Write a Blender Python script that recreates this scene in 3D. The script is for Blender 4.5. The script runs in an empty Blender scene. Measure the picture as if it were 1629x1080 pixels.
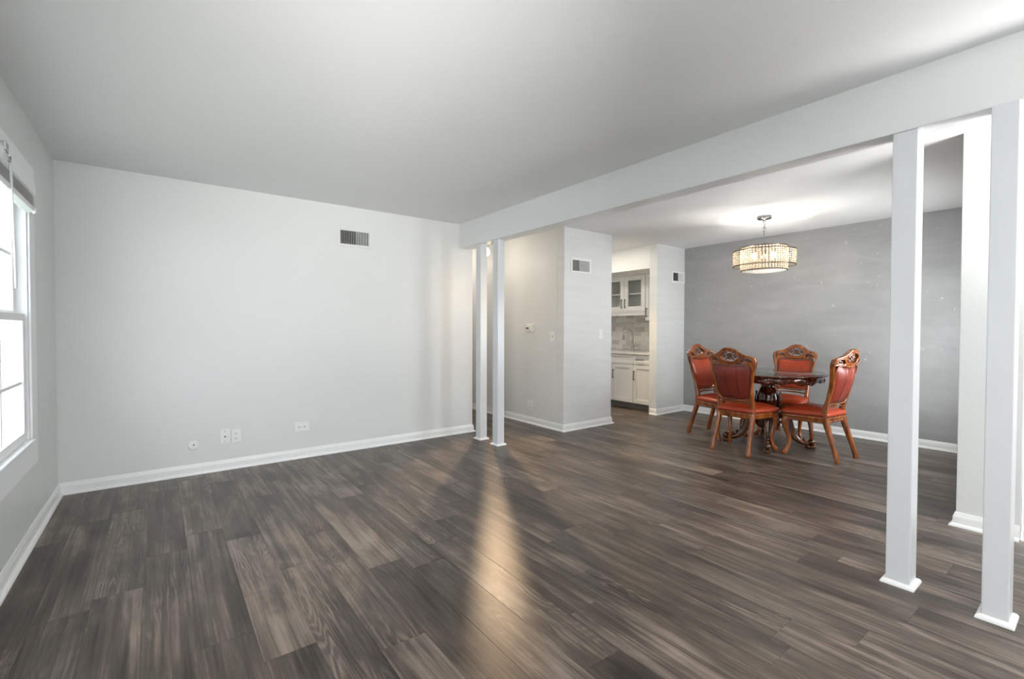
import bpy, bmesh, math, random
from mathutils import Vector, Matrix

sc = bpy.context.scene
COL = sc.collection
random.seed(7)
PI = math.pi

# ------------------------------------------------------------------ camera
CAM_F, CAM_CX, CAM_CY = 739.9034, 814.5, 536.8649
R_ = Vector((0.79617974, -0.60505538, 0.00240989))
U_ = Vector((0.00923791, 0.0161382, 0.99982709))
D_ = Vector((0.60498966, 0.79601981, -0.01843836))
cam = bpy.data.cameras.new('camera')
cam_ob = bpy.data.objects.new('camera', cam)
COL.objects.link(cam_ob)
cam.sensor_fit = 'HORIZONTAL'
cam.sensor_width = 36.0
cam.lens = CAM_F / 1629.0 * 36.0
cam.shift_x = 0.0
cam.shift_y = -(540.0 - CAM_CY) / 1629.0
cam.clip_start = 0.05
M = Matrix((R_, U_, -D_)).transposed().to_4x4()
M.translation = Vector((0, 0, 1.2252))
cam_ob.matrix_world = M
sc.camera = cam_ob

# ------------------------------------------------------------------ world, lights, exposure
sc.view_settings.view_transform = 'Standard'
sc.view_settings.look = 'None'
sc.view_settings.gamma = 1.0
sc.view_settings.use_curve_mapping = False
sc.view_settings.exposure = 0.0
world = bpy.data.worlds.new('overcast_sky')
sc.world = world
world.use_nodes = True
bg = world.node_tree.nodes['Background']
bg.inputs['Color'].default_value = (0.91, 0.96, 1.0, 1)
bg.inputs['Strength'].default_value = 6.5


def area_light(name, loc, rot, sx, sy, power, color=(1, 1, 1), portal=False):
    l = bpy.data.lights.new(name, 'AREA')
    l.shape = 'RECTANGLE'
    l.size, l.size_y = sx, sy
    l.energy = power
    l.color = color
    o = bpy.data.objects.new(name, l)
    o.location = loc
    o.rotation_euler = rot
    COL.objects.link(o)
    if portal:
        l.cycles.is_portal = True
    return o


def point_light(name, loc, power, color, radius):
    l = bpy.data.lights.new(name, 'POINT')
    l.energy = power
    l.color = color
    l.shadow_soft_size = radius
    o = bpy.data.objects.new(name, l)
    o.location = loc
    COL.objects.link(o)
    return o


# daylight enters through the window and the added rear window from the sky itself
# lamps of the rooms
def spot_light(name, loc, aim, power, color, radius, cone, blend):
    l = bpy.data.lights.new(name, 'SPOT')
    l.energy = power
    l.color = color
    l.shadow_soft_size = radius
    l.spot_size = math.radians(cone)
    l.spot_blend = blend
    o = bpy.data.objects.new(name, l)
    o.location = loc
    o.rotation_euler = Vector(aim).to_track_quat('-Z', 'Y').to_euler()
    COL.objects.link(o)
    return o


spot_light('hall_spot_light', (3.375, 4.965, 2.135), (-0.36, -0.65, -0.67), 205, (1.0, 0.70, 0.42), 0.028, 66, 0.5)
point_light('hall_bulb_light', (3.42, 5.0, 2.125), 1.6, (1.0, 0.88, 0.70), 0.03)
point_light('hall_rear_light', (3.4, 6.2, 2.25), 5, (1.0, 0.90, 0.78), 0.06)
area_light('kitchen_lamp_light', (4.98, 4.75, 2.42), (0, 0, 0), 0.3, 0.3, 9.5, (1.0, 0.93, 0.82))
for k in range(3):
    a = k * 2 * PI / 3 + 0.4
    point_light('chandelier_bulb_light', (5.187 + 0.158 * math.cos(a), 2.355 + 0.158 * math.sin(a), 2.01), 7.5, (1.0, 0.95, 0.88), 0.022)
# added fill lights, out of view, standing in for the bright even exposure
def soft_box(name, loc, aim, size, power, spread, color=(1.0, 0.985, 0.965)):
    o = area_light(name, loc, (0, 0, 0), size, size, power, color)
    o.rotation_euler = Vector(aim).to_track_quat('-Z', 'Y').to_euler()
    o.data.spread = math.radians(spread)
    return o


soft_box('bounce_fill_light', (0.6, -1.2, 1.5), (0.0, 0.0, 1.0), 0.5, 85, 150)
soft_box('far_fill_light', (-0.15, -0.6, 1.2), (1.4, 4.0, 1.45), 0.3, 9, 50)
soft_box('entry_fill_light', (3.4, -1.3, 1.0), (0.2, 0.5, 1.0), 0.9, 58, 95)
soft_box('dining_fill_light', (5.36, 0.44, 1.15), (-0.10, 1.0, 0.12), 1.0, 36, 170, (0.97, 0.99, 1.0))  # added fill, shining in through the added dining window
spot_light('kitchen_spot_light', (5.1, 4.5, 2.42), (-0.12, -0.34, -1.0), 95, (1.0, 0.74, 0.42), 0.05, 78, 0.6)

# ------------------------------------------------------------------ materials
MATS = {}


def new_mat(name):
    m = bpy.data.materials.new(name)
    m.use_nodes = True
    nt = m.node_tree
    return m, nt, nt.nodes['Principled BSDF'], nt.links


def setp(b, **kw):
    for k, v in kw.items():
        b.inputs[k.replace('_', ' ')].default_value = v


def simple(name, col, rough=0.5, metal=0.0, coat=0.0, noise=0.0, nscale=8.0, bump=0.0, bscale=200.0, rough_var=0.0):
    m, nt, b, L = new_mat(name)
    b.inputs['Base Color'].default_value = (*col, 1)
    setp(b, Roughness=rough, Metallic=metal)
    b.inputs['Coat Weight'].default_value = coat
    b.inputs['Coat Roughness'].default_value = 0.08
    tc = nt.nodes.new('ShaderNodeTexCoord')
    if noise or rough_var:
        n = nt.nodes.new('ShaderNodeTexNoise')
        n.inputs['Scale'].default_value = nscale
        n.inputs['Detail'].default_value = 4
        L.new(tc.outputs['Object'], n.inputs['Vector'])
        if noise:
            r = nt.nodes.new('ShaderNodeValToRGB')
            r.color_ramp.elements[0].position = 0.3
            r.color_ramp.elements[1].position = 0.7
            r.color_ramp.elements[0].color = (*[c * (1 - noise) for c in col], 1)
            r.color_ramp.elements[1].color = (*[min(1, c * (1 + noise)) for c in col], 1)
            L.new(n.outputs['Fac'], r.inputs['Fac'])
            L.new(r.outputs['Color'], b.inputs['Base Color'])
        if rough_var:
            mr = nt.nodes.new('ShaderNodeMapRange')
            mr.inputs['To Min'].default_value = max(0.02, rough - rough_var)
            mr.inputs['To Max'].default_value = rough + rough_var
            L.new(n.outputs['Fac'], mr.inputs['Value'])
            L.new(mr.outputs['Result'], b.inputs['Roughness'])
    if bump:
        n2 = nt.nodes.new('ShaderNodeTexNoise')
        n2.inputs['Scale'].default_value = bscale
        n2.inputs['Detail'].default_value = 3
        L.new(tc.outputs['Object'], n2.inputs['Vector'])
        bp = nt.nodes.new('ShaderNodeBump')
        bp.inputs['Strength'].default_value = bump
        bp.inputs['Distance'].default_value = 0.002
        L.new(n2.outputs['Fac'], bp.inputs['Height'])
        L.new(bp.outputs['Normal'], b.inputs['Normal'])
    MATS[name] = m
    return m


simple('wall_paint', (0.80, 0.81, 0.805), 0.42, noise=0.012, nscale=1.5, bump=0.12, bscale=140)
simple('shaded_wall_paint', (0.74, 0.76, 0.75), 0.40, noise=0.012, nscale=1.5, bump=0.12, bscale=140)  # same paint as the far wall, backlit shade put in the colour
simple('ceiling_paint', (0.86, 0.87, 0.88), 0.65, noise=0.01, nscale=1.2, bump=0.12, bscale=120)
simple('beam_paint', (0.80, 0.81, 0.815), 0.28, noise=0.01, nscale=2.0, bump=0.10, bscale=50)
simple('post_paint', (0.72, 0.74, 0.755), 0.28, noise=0.015, nscale=3.0, bump=0.15, bscale=40)
simple('trim_white', (0.92, 0.925, 0.92), 0.30, bump=0.04, bscale=60)
simple('window_white', (0.90, 0.91, 0.92), 0.35)
simple('kitchen_white', (0.86, 0.86, 0.845), 0.35)
simple('plate_white', (0.93, 0.93, 0.91), 0.3)
simple('black_metal', (0.02, 0.018, 0.016), 0.35, metal=0.6)
simple('dark_slot', (0.012, 0.012, 0.012), 0.7)
simple('duct_dark', (0.03, 0.03, 0.03), 0.8)
simple('grille_white', (0.78, 0.79, 0.77), 0.35)
simple('brushed_nickel', (0.52, 0.49, 0.44), 0.28, metal=1.0)
simple('chrome', (0.62, 0.62, 0.63), 0.18, metal=1.0)
simple('dark_nickel', (0.20, 0.19, 0.185), 0.32, metal=1.0)
simple('bronze_rim', (0.16, 0.11, 0.075), 0.35, metal=0.8)
simple('toe_kick_grey', (0.22, 0.215, 0.20), 0.5)
simple('slat_grey', (0.6, 0.59, 0.57), 0.45)
simple('subfloor', (0.05, 0.043, 0.037), 0.8)
simple('fence_white', (0.78, 0.79, 0.80), 0.6, noise=0.05, nscale=6)
simple('lawn', (0.32, 0.36, 0.28), 0.9, noise=0.2, nscale=4)
simple('nail_brass', (0.10, 0.06, 0.03), 0.35, metal=0.9)
simple('quartz', (0.80, 0.79, 0.77), 0.15, noise=0.04, nscale=9)


def grey_paint():
    m, nt, b, L = new_mat('grey_feature_paint')
    tc = nt.nodes.new('ShaderNodeTexCoord')
    mp = nt.nodes.new('ShaderNodeMapping')
    mp.inputs['Scale'].default_value = (1, 0.8, 2.6)
    mp.inputs['Rotation'].default_value = (0.25, 0, 0)
    L.new(tc.outputs['Object'], mp.inputs['Vector'])
    n = nt.nodes.new('ShaderNodeTexNoise')
    n.inputs['Scale'].default_value = 1.7
    n.inputs['Detail'].default_value = 7
    n.inputs['Roughness'].default_value = 0.62
    n.inputs['Distortion'].default_value = 0.8
    L.new(mp.outputs['Vector'], n.inputs['Vector'])
    r = nt.nodes.new('ShaderNodeValToRGB')
    e = r.color_ramp.elements
    e[0].position, e[0].color = 0.33, (0.35, 0.354, 0.355, 1)
    e[1].position, e[1].color = 0.72, (0.435, 0.44, 0.442, 1)
    L.new(n.outputs['Fac'], r.inputs['Fac'])
    # small scuffs and white paint flecks
    v = nt.nodes.new('ShaderNodeTexNoise')
    v.inputs['Scale'].default_value = 13
    v.inputs['Detail'].default_value = 5
    v.inputs['Roughness'].default_value = 0.7
    L.new(tc.outputs['Object'], v.inputs['Vector'])
    r2 = nt.nodes.new('ShaderNodeValToRGB')
    r2.color_ramp.elements[0].position = 0.655
    r2.color_ramp.elements[1].position = 0.72
    L.new(v.outputs['Fac'], r2.inputs['Fac'])
    mx = nt.nodes.new('ShaderNodeMix')
    mx.data_type = 'RGBA'
    mx.inputs['B'].default_value = (0.72, 0.72, 0.71, 1)
    L.new(r2.outputs['Color'], mx.inputs['Factor'])
    L.new(r.outputs['Color'], mx.inputs['A'])
    L.new(mx.outputs['Result'], b.inputs['Base Color'])
    mr = nt.nodes.new('ShaderNodeMapRange')
    mr.inputs['To Min'].default_value = 0.25
    mr.inputs['To Max'].default_value = 0.55
    L.new(n.outputs['Fac'], mr.inputs['Value'])
    L.new(mr.outputs['Result'], b.inputs['Roughness'])
    bp = nt.nodes.new('ShaderNodeBump')
    bp.inputs['Strength'].default_value = 0.15
    bp.inputs['Distance'].default_value = 0.003
    L.new(n.outputs['Fac'], bp.inputs['Height'])
    L.new(bp.outputs['Normal'], b.inputs['Normal'])
    MATS['grey_paint'] = m


grey_paint()


def streaky_paint():
    """white paint with broad horizontal streaks, paler and darker"""
    m, nt, b, L = new_mat('streaked_white_paint')
    tc = nt.nodes.new('ShaderNodeTexCoord')
    mp = nt.nodes.new('ShaderNodeMapping')
    mp.inputs['Scale'].default_value = (0.9, 0.9, 7.0)
    L.new(tc.outputs['Object'], mp.inputs['Vector'])
    n = nt.nodes.new('ShaderNodeTexNoise')
    n.inputs['Scale'].default_value = 2.2
    n.inputs['Detail'].default_value = 4
    n.inputs['Distortion'].default_value = 0.6
    L.new(mp.outputs['Vector'], n.inputs['Vector'])
    r = nt.nodes.new('ShaderNodeValToRGB')
    e = r.color_ramp.elements
    e[0].position, e[0].color = 0.3, (0.76, 0.77, 0.765, 1)
    e[1].position, e[1].color = 0.7, (0.81, 0.82, 0.82, 1)
    L.new(n.outputs['Fac'], r.inputs['Fac'])
    L.new(r.outputs['Color'], b.inputs['Base Color'])
    setp(b, Roughness=0.38)
    bp = nt.nodes.new('ShaderNodeBump')
    bp.inputs['Strength'].default_value = 0.25
    bp.inputs['Distance'].default_value = 0.006
    L.new(n.outputs['Fac'], bp.inputs['Height'])
    L.new(bp.outputs['Normal'], b.inputs['Normal'])
    MATS['streaked_paint'] = m


streaky_paint()


def plank_mat():
    m, nt, b, L = new_mat('vinyl_plank')
    N = nt.nodes.new
    tc = N('ShaderNodeTexCoord')
    oi = N('ShaderNodeObjectInfo')
    # every plank samples another piece of grain
    off = N('ShaderNodeVectorMath')
    off.operation = 'SCALE'
    off.inputs[0].default_value = (37.0, 91.0, 13.0)
    L.new(oi.outputs['Random'], off.inputs['Scale'])
    co = N('ShaderNodeVectorMath')
    co.operation = 'ADD'
    L.new(tc.outputs['Object'], co.inputs[0])
    L.new(off.outputs['Vector'], co.inputs[1])

    def mapped(s):
        mp = N('ShaderNodeMapping')
        mp.inputs['Scale'].default_value = s
        L.new(co.outputs['Vector'], mp.inputs['Vector'])
        return mp.outputs['Vector']

    def noise(s, scale, detail, rough=0.55, dist=0.0):
        n = N('ShaderNodeTexNoise')
        n.inputs['Scale'].default_value = scale
        n.inputs['Detail'].default_value = detail
        n.inputs['Roughness'].default_value = rough
        n.inputs['Distortion'].default_value = dist
        L.new(mapped(s), n.inputs['Vector'])
        return n.outputs['Fac']

    def math_(op, a, b_=None, c=None):
        x = N('ShaderNodeMath')
        x.operation = op
        for i, q in enumerate((a, b_, c)):
            if q is None:
                continue
            if isinstance(q, (int, float)):
                x.inputs[i].default_value = q
            else:
                L.new(q, x.inputs[i])
        return x.outputs[0]

    # growth rings: level lines of a stretched height field give cathedral arches
    field = noise((5.2, 0.55, 1), 1.0, 2, 0.45, 0.25)
    fieldb = noise((30, 6, 1), 1.0, 2, 0.5)
    f2 = math_('MULTIPLY_ADD', fieldb, 0.035, field)
    ringv = math_('MULTIPLY', f2, 260.0)
    ring = math_('SINE', ringv)
    ring01 = math_('MULTIPLY_ADD', ring, 0.5, 0.5)
    sharp = math_('POWER', ring01, 1.6)
    # where the arches show at all
    gate = noise((2.6, 0.9, 1), 1.3, 2)
    gr = N('ShaderNodeValToRGB')
    gr.color_ramp.elements[0].position = 0.52
    gr.color_ramp.elements[1].position = 0.66
    L.new(gate, gr.inputs['Fac'])
    streak = noise((95, 2.2, 1), 1.0, 5, 0.65)
    streak2 = noise((26, 0.8, 1), 1.0, 4, 0.6)
    blotch = noise((5.5, 1.7, 1), 1.0, 4, 0.6, 0.5)
    # tone 0..1
    t1 = math_('MULTIPLY_ADD', streak, 0.95, -0.475)
    t2 = math_('MULTIPLY_ADD', streak2, 1.0, -0.5)
    t3 = math_('MULTIPLY_ADD', blotch, 1.3, -0.65)
    rr = math_('MULTIPLY_ADD', sharp, 0.34, -0.17)
    rr2 = math_('MULTIPLY', rr, gr.outputs['Color'])
    pl = math_('MULTIPLY_ADD', oi.outputs['Random'], 0.22, 0.40)
    s = math_('ADD', t1, t2)
    s = math_('ADD', s, t3)
    s = math_('ADD', s, rr2)
    s = math_('ADD', s, pl)
    ramp = N('ShaderNodeValToRGB')
    e = ramp.color_ramp.elements
    e[0].position, e[0].color = 0.10, (0.018, 0.012, 0.009, 1)
    e[1].position, e[1].color = 0.95, (0.262, 0.209, 0.172, 1)
    e2 = ramp.color_ramp.elements.new(0.5)
    e2.color = (0.083, 0.0630, 0.0505, 1)
    L.new(s, ramp.inputs['Fac'])
    L.new(ramp.outputs['Color'], b.inputs['Base Color'])
    rg = N('ShaderNodeMapRange')
    rg.inputs['To Min'].default_value = 0.30
    b.inputs['Specular IOR Level'].default_value = 0.5
    rg.inputs['To Max'].default_value = 0.42
    L.new(streak, rg.inputs['Value'])
    L.new(rg.outputs['Result'], b.inputs['Roughness'])
    bp = N('ShaderNodeBump')
    bp.inputs['Strength'].default_value = 0.22
    bp.inputs['Distance'].default_value = 0.0012
    L.new(math_('ADD', math_('MULTIPLY', sharp, 0.35), streak), bp.inputs['Height'])
    L.new(bp.outputs['Normal'], b.inputs['Normal'])
    MATS['plank'] = m


plank_mat()


def wood(name, dark, mid, light, rough=0.22, coat=0.8):
    m, nt, b, L = new_mat(name)
    tc = nt.nodes.new('ShaderNodeTexCoord')
    mp = nt.nodes.new('ShaderNodeMapping')
    mp.inputs['Scale'].default_value = (14, 14, 2.2)
    L.new(tc.outputs['Object'], mp.inputs['Vector'])
    n = nt.nodes.new('ShaderNodeTexNoise')
    n.inputs['Scale'].default_value = 1.6
    n.inputs['Detail'].default_value = 5
    n.inputs['Distortion'].default_value = 1.2
    L.new(mp.outputs['Vector'], n.inputs['Vector'])
    r = nt.nodes.new('ShaderNodeValToRGB')
    e = r.color_ramp.elements
    e[0].position, e[0].color = 0.28, (*dark, 1)
    e[1].position, e[1].color = 0.75, (*light, 1)
    k = e.new(0.5)
    k.color = (*mid, 1)
    L.new(n.outputs['Fac'], r.inputs['Fac'])
    L.new(r.outputs['Color'], b.inputs['Base Color'])
    setp(b, Roughness=rough)
    b.inputs['Coat Weight'].default_value = coat
    b.inputs['Coat Roughness'].default_value = 0.06
    MATS[name] = m


wood('chair_wood', (0.085, 0.017, 0.003), (0.26, 0.062, 0.008), (0.46, 0.130, 0.015))
wood('carved_wood', (0.045, 0.011, 0.004), (0.12, 0.032, 0.008), (0.24, 0.075, 0.018), 0.2)
wood('table_wood', (0.022, 0.005, 0.002), (0.080, 0.016, 0.006), (0.20, 0.042, 0.013), 0.16)
wood('table_leg_wood', (0.035, 0.010, 0.004), (0.10, 0.028, 0.008), (0.24, 0.075, 0.02), 0.16)


def leather(name, col):
    m, nt, b, L = new_mat(name)
    tc = nt.nodes.new('ShaderNodeTexCoord')
    n = nt.nodes.new('ShaderNodeTexNoise')
    n.inputs['Scale'].default_value = 7
    n.inputs['Detail'].default_value = 4
    L.new(tc.outputs['Object'], n.inputs['Vector'])
    r = nt.nodes.new('ShaderNodeValToRGB')
    r.color_ramp.elements[0].position = 0.3
    r.color_ramp.elements[1].position = 0.7
    r.color_ramp.elements[0].color = (*[c * 0.82 for c in col], 1)
    r.color_ramp.elements[1].color = (*[c * 1.15 for c in col], 1)
    L.new(n.outputs['Fac'], r.inputs['Fac'])
    L.new(r.outputs['Color'], b.inputs['Base Color'])
    setp(b, Roughness=0.32)
    v = nt.nodes.new('ShaderNodeTexVoronoi')
    v.inputs['Scale'].default_value = 260
    L.new(tc.outputs['Object'], v.inputs['Vector'])
    bp = nt.nodes.new('ShaderNodeBump')
    bp.inputs['Strength'].default_value = 0.12
    bp.inputs['Distance'].default_value = 0.001
    L.new(v.outputs['Distance'], bp.inputs['Height'])
    L.new(bp.outputs['Normal'], b.inputs['Normal'])
    MATS[name] = m


leather('red_leather', (0.40, 0.050, 0.016))
leather('shaded_red_leather', (0.205, 0.028, 0.016))  # same red leather, shade of the rear sides put in the colour


def thin_glass(name, tint=(1, 1, 1), gloss=1.0):
    m = bpy.data.materials.new(name)
    m.use_nodes = True
    nt = m.node_tree
    nt.nodes.clear()
    out = nt.nodes.new('ShaderNodeOutputMaterial')
    tr = nt.nodes.new('ShaderNodeBsdfTransparent')
    tr.inputs['Color'].default_value = (*tint, 1)
    gl = nt.nodes.new('ShaderNodeBsdfGlossy')
    gl.inputs['Roughness'].default_value = 0.01
    fr = nt.nodes.new('ShaderNodeFresnel')
    fr.inputs['IOR'].default_value = 1.5
    ge = nt.nodes.new('ShaderNodeNewGeometry')      # same reflectance from either side of the pane
    mi = nt.nodes.new('ShaderNodeMapRange')
    mi.inputs['To Min'].default_value = 1.5
    mi.inputs['To Max'].default_value = 1 / 1.5
    nt.links.new(ge.outputs['Backfacing'], mi.inputs['Value'])
    nt.links.new(mi.outputs['Result'], fr.inputs['IOR'])
    ml = nt.nodes.new('ShaderNodeMath')
    ml.operation = 'MULTIPLY'
    ml.inputs[1].default_value = gloss
    mx = nt.nodes.new('ShaderNodeMixShader')
    nt.links.new(fr.outputs[0], ml.inputs[0])
    nt.links.new(ml.outputs[0], mx.inputs['Fac'])
    nt.links.new(tr.outputs[0], mx.inputs[1])
    nt.links.new(gl.outputs[0], mx.inputs[2])
    nt.links.new(mx.outputs[0], out.inputs['Surface'])
    MATS[name] = m


thin_glass('pane_glass', (0.97, 0.98, 0.98), 0.6)
thin_glass('table_glass', (0.93, 0.96, 0.95))


def crystal():
    m = bpy.data.materials.new('crystal')
    m.use_nodes = True
    nt = m.node_tree
    nt.nodes.clear()
    out = nt.nodes.new('ShaderNodeOutputMaterial')
    tl = nt.nodes.new('ShaderNodeBsdfTranslucent')
    tl.inputs['Color'].default_value = (0.58, 0.51, 0.41, 1)
    df = nt.nodes.new('ShaderNodeBsdfTransparent')
    df.inputs['Color'].default_value = (0.96, 0.90, 0.80, 1)
    gl = nt.nodes.new('ShaderNodeBsdfGlossy')
    gl.inputs['Roughness'].default_value = 0.1
    m1 = nt.nodes.new('ShaderNodeMixShader')
    m1.inputs['Fac'].default_value = 0.12
    m2 = nt.nodes.new('ShaderNodeMixShader')
    m2.inputs['Fac'].default_value = 0.12
    nt.links.new(tl.outputs[0], m1.inputs[1])
    nt.links.new(df.outputs[0], m1.inputs[2])
    nt.links.new(m1.outputs[0], m2.inputs[1])
    nt.links.new(gl.outputs[0], m2.inputs[2])
    nt.links.new(m2.outputs[0], out.inputs['Surface'])
    MATS['crystal'] = m
    m = bpy.data.materials.new('frosted_acrylic')
    m.use_nodes = True
    nt = m.node_tree
    nt.nodes.clear()
    out = nt.nodes.new('ShaderNodeOutputMaterial')
    tl = nt.nodes.new('ShaderNodeBsdfTranslucent')
    tl.inputs['Color'].default_value = (0.55, 0.54, 0.52, 1)
    df = nt.nodes.new('ShaderNodeBsdfDiffuse')
    df.inputs['Color'].default_value = (0.9, 0.9, 0.88, 1)
    m1 = nt.nodes.new('ShaderNodeMixShader')
    m1.inputs['Fac'].default_value = 0.4
    nt.links.new(tl.outputs[0], m1.inputs[1])
    nt.links.new(df.outputs[0], m1.inputs[2])
    nt.links.new(m1.outputs[0], out.inputs['Surface'])
    MATS['frosted'] = m


crystal()


def emit(name, col, s):
    m = bpy.data.materials.new(name)
    m.use_nodes = True
    nt = m.node_tree
    b = nt.nodes['Principled BSDF']
    b.inputs['Base Color'].default_value = (0.9, 0.9, 0.9, 1)
    b.inputs['Emission Color'].default_value = (*col, 1)
    b.inputs['Emission Strength'].default_value = s
    MATS[name] = m


emit('bulb_glow', (1.0, 0.88, 0.68), 12)
emit('hall_bulb_glow', (1.0, 0.90, 0.74), 18)


def tile_mat():
    m, nt, b, L = new_mat('backsplash_tile')
    oi = nt.nodes.new('ShaderNodeObjectInfo')
    r = nt.nodes.new('ShaderNodeValToRGB')
    r.color_ramp.interpolation = 'CONSTANT'
    e = r.color_ramp.elements
    cols = [(0.0, (0.78, 0.76, 0.71)), (0.3, (0.62, 0.59, 0.55)), (0.45, (0.80, 0.785, 0.74)), (0.65, (0.66, 0.60, 0.56)), (0.78, (0.72, 0.71, 0.67)), (0.9, (0.58, 0.56, 0.53))]
    e[0].position, e[0].color = cols[0][0], (*cols[0][1], 1)
    e[1].position, e[1].color = cols[1][0], (*cols[1][1], 1)
    for p, c in cols[2:]:
        x = e.new(p)
        x.color = (*c, 1)
    L.new(oi.outputs['Random'], r.inputs['Fac'])
    L.new(r.outputs['Color'], b.inputs['Base Color'])
    setp(b, Roughness=0.18)
    MATS['tile'] = m


tile_mat()

# ------------------------------------------------------------------ mesh helpers


class MB:
    """collects vertices and faces; build() links ONE mesh object"""

    def __init__(self):
        self.v, self.f, self.s = [], [], []

    def add(self, verts, faces, smooth=False):
        o = len(self.v)
        self.v += [tuple(p) for p in verts]
        self.f += [tuple(i + o for i in f) for f in faces]
        self.s += [smooth] * len(faces)

    def box(self, x0, x1, y0, y1, z0, z1):
        vs = [(x, y, z) for x in (x0, x1) for y in (y0, y1) for z in (z0, z1)]
        self.add(vs, [(0, 1, 3, 2), (4, 6, 7, 5), (0, 4, 5, 1), (2, 3, 7, 6), (0, 2, 6, 4), (1, 5, 7, 3)])

    def bevel_box(self, x0, x1, y0, y1, z0, z1, b):
        bm = bmesh.new()
        vs = [bm.verts.new((x, y, z)) for x in (x0, x1) for y in (y0, y1) for z in (z0, z1)]
        for f in [(0, 1, 3, 2), (4, 6, 7, 5), (0, 4, 5, 1), (2, 3, 7, 6), (0, 2, 6, 4), (1, 5, 7, 3)]:
            bm.faces.new([vs[i] for i in f])
        bmesh.ops.bevel(bm, geom=list(bm.edges), offset=b, segments=2, profile=0.5, affect='EDGES')
        self.from_bm(bm)

    def from_bm(self, bm, smooth=False):
        bm.verts.index_update()
        self.add([v.co[:] for v in bm.verts], [[v.index for v in f.verts] for f in bm.faces], smooth)
        bm.free()

    def prism(self, pts, fn, a, b):
        """closed polygon pts (2D) swept from a to b; fn(p, t) -> 3D"""
        n = len(pts)
        self.add([fn(p, a) for p in pts] + [fn(p, b) for p in pts],
                 [(i, (i + 1) % n, n + (i + 1) % n, n + i) for i in range(n)] + [tuple(range(n))[::-1], tuple(range(n, 2 * n))])

    def lathe(self, prof, n=32, c=(0, 0, 0), cap=False):
        vs, fs = [], []
        m = len(prof)
        for k in range(n):
            a = 2 * PI * k / n
            for r, z in prof:
                vs.append((c[0] + r * math.cos(a), c[1] + r * math.sin(a), c[2] + z))
        for k in range(n):
            k2 = (k + 1) % n
            for j in range(m - 1):
                fs.append((k * m + j, k2 * m + j, k2 * m + j + 1, k * m + j + 1))
        if cap:
            fs.append(tuple(k * m for k in range(n))[::-1])
            fs.append(tuple(k * m + m - 1 for k in range(n)))
        self.add(vs, fs, True)

    def tube(self, path, rad, n=10, up=(0, 0, 1), square=False):
        """sweep an elliptic (or rounded-square) section along path; rad: list of (ra, rb) or floats. ra along the side axis, rb along the normal"""
        P = [Vector(p) for p in path]
        if not isinstance(rad, (list, tuple)):
            rad = [rad] * len(P)
        vs, fs = [], []
        for i, p in enumerate(P):
            t = (P[min(i + 1, len(P) - 1)] - P[max(i - 1, 0)]).normalized()
            u = Vector(up)
            side = t.cross(u)
            if side.length < 1e-4:
                side = t.cross(Vector((1, 0, 0)))
            side.normalize()
            nor = side.cross(t).normalized()
            r = rad[i] if isinstance(rad[i], (list, tuple)) else (rad[i], rad[i])
            for k in range(n):
                a = 2 * PI * (k + (0.5 if square else 0)) / n
                ca, sa = math.cos(a), math.sin(a)
                if square:
                    q = (abs(ca) ** 5 + abs(sa) ** 5) ** (-0.2)
                    ca, sa = ca * q, sa * q
                vs.append(p + side * (r[0] * ca) + nor * (r[1] * sa))
        m = len(P)
        for i in range(m - 1):
            for k in range(n):
                k2 = (k + 1) % n
                fs.append((i * n + k, i * n + k2, (i + 1) * n + k2, (i + 1) * n + k))
        fs.append(tuple(range(n))[::-1])
        fs.append(tuple((m - 1) * n + k for k in range(n)))
        self.add(vs, fs, True)

    def blob(self, c, r, rot=None, nu=10, nv=6):
        vs, fs = [], []
        R = rot or Matrix.Identity(3)
        for j in range(1, nv):
            th = PI * j / nv
            for k in range(nu):
                a = 2 * PI * k / nu
                p = Vector((r[0] * math.sin(th) * math.cos(a), r[1] * math.sin(th) * math.sin(a), r[2] * math.cos(th)))
                vs.append(Vector(c) + R @ p)
        top, bot = len(vs), len(vs) + 1
        vs += [Vector(c) + R @ Vector((0, 0, r[2])), Vector(c) + R @ Vector((0, 0, -r[2]))]
        for j in range(nv - 2):
            for k in range(nu):
                k2 = (k + 1) % nu
                fs.append((j * nu + k, (j + 1) * nu + k, (j + 1) * nu + k2, j * nu + k2))
        for k in range(nu):
            k2 = (k + 1) % nu
            fs.append((top, k, k2))
            fs.append((bot, (nv - 2) * nu + k2, (nv - 2) * nu + k))
        self.add(vs, fs, True)

    def mesh(self, name):
        me = bpy.data.meshes.new(name)
        me.from_pydata(self.v, [], self.f)
        me.update()
        for p, s in zip(me.polygons, self.s):
            p.use_smooth = s
        bm = bmesh.new()
        bm.from_mesh(me)
        bmesh.ops.recalc_face_normals(bm, faces=bm.faces)
        bm.to_mesh(me)
        bm.free()
        return me

    def build(self, name, mat, parent=None, loc=(0, 0, 0), **props):
        return link(name, self.mesh(name), mat, parent, loc, **props)


def link(name, me, mat, parent=None, loc=(0, 0, 0), **props):
    if not me.materials:
        me.materials.append(MATS[mat])
    o = bpy.data.objects.new(name, me)
    o.location = loc
    COL.objects.link(o)
    if parent:
        o.parent = parent
    for k, v in props.items():
        o[k] = v
    return o


def thing(name, label, cat, loc=(0, 0, 0), rz=0.0, group=None):
    o = bpy.data.objects.new(name, None)
    o.empty_display_size = 0.1
    o.location = loc
    o.rotation_euler = (0, 0, rz)
    COL.objects.link(o)
    o['label'] = label
    o['category'] = cat
    if group:
        o['group'] = group
    return o


def empty_struct(name, loc=(0, 0, 0)):
    o = bpy.data.objects.new(name, None)
    o.empty_display_size = 0.1
    o.location = loc
    COL.objects.link(o)
    o['kind'] = 'structure'
    return o


def struct(name, mb, mat, parent=None, loc=(0, 0, 0)):
    o = mb.build(name, mat, parent, loc)
    if not parent:
        o['kind'] = 'structure'
    return o


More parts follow.
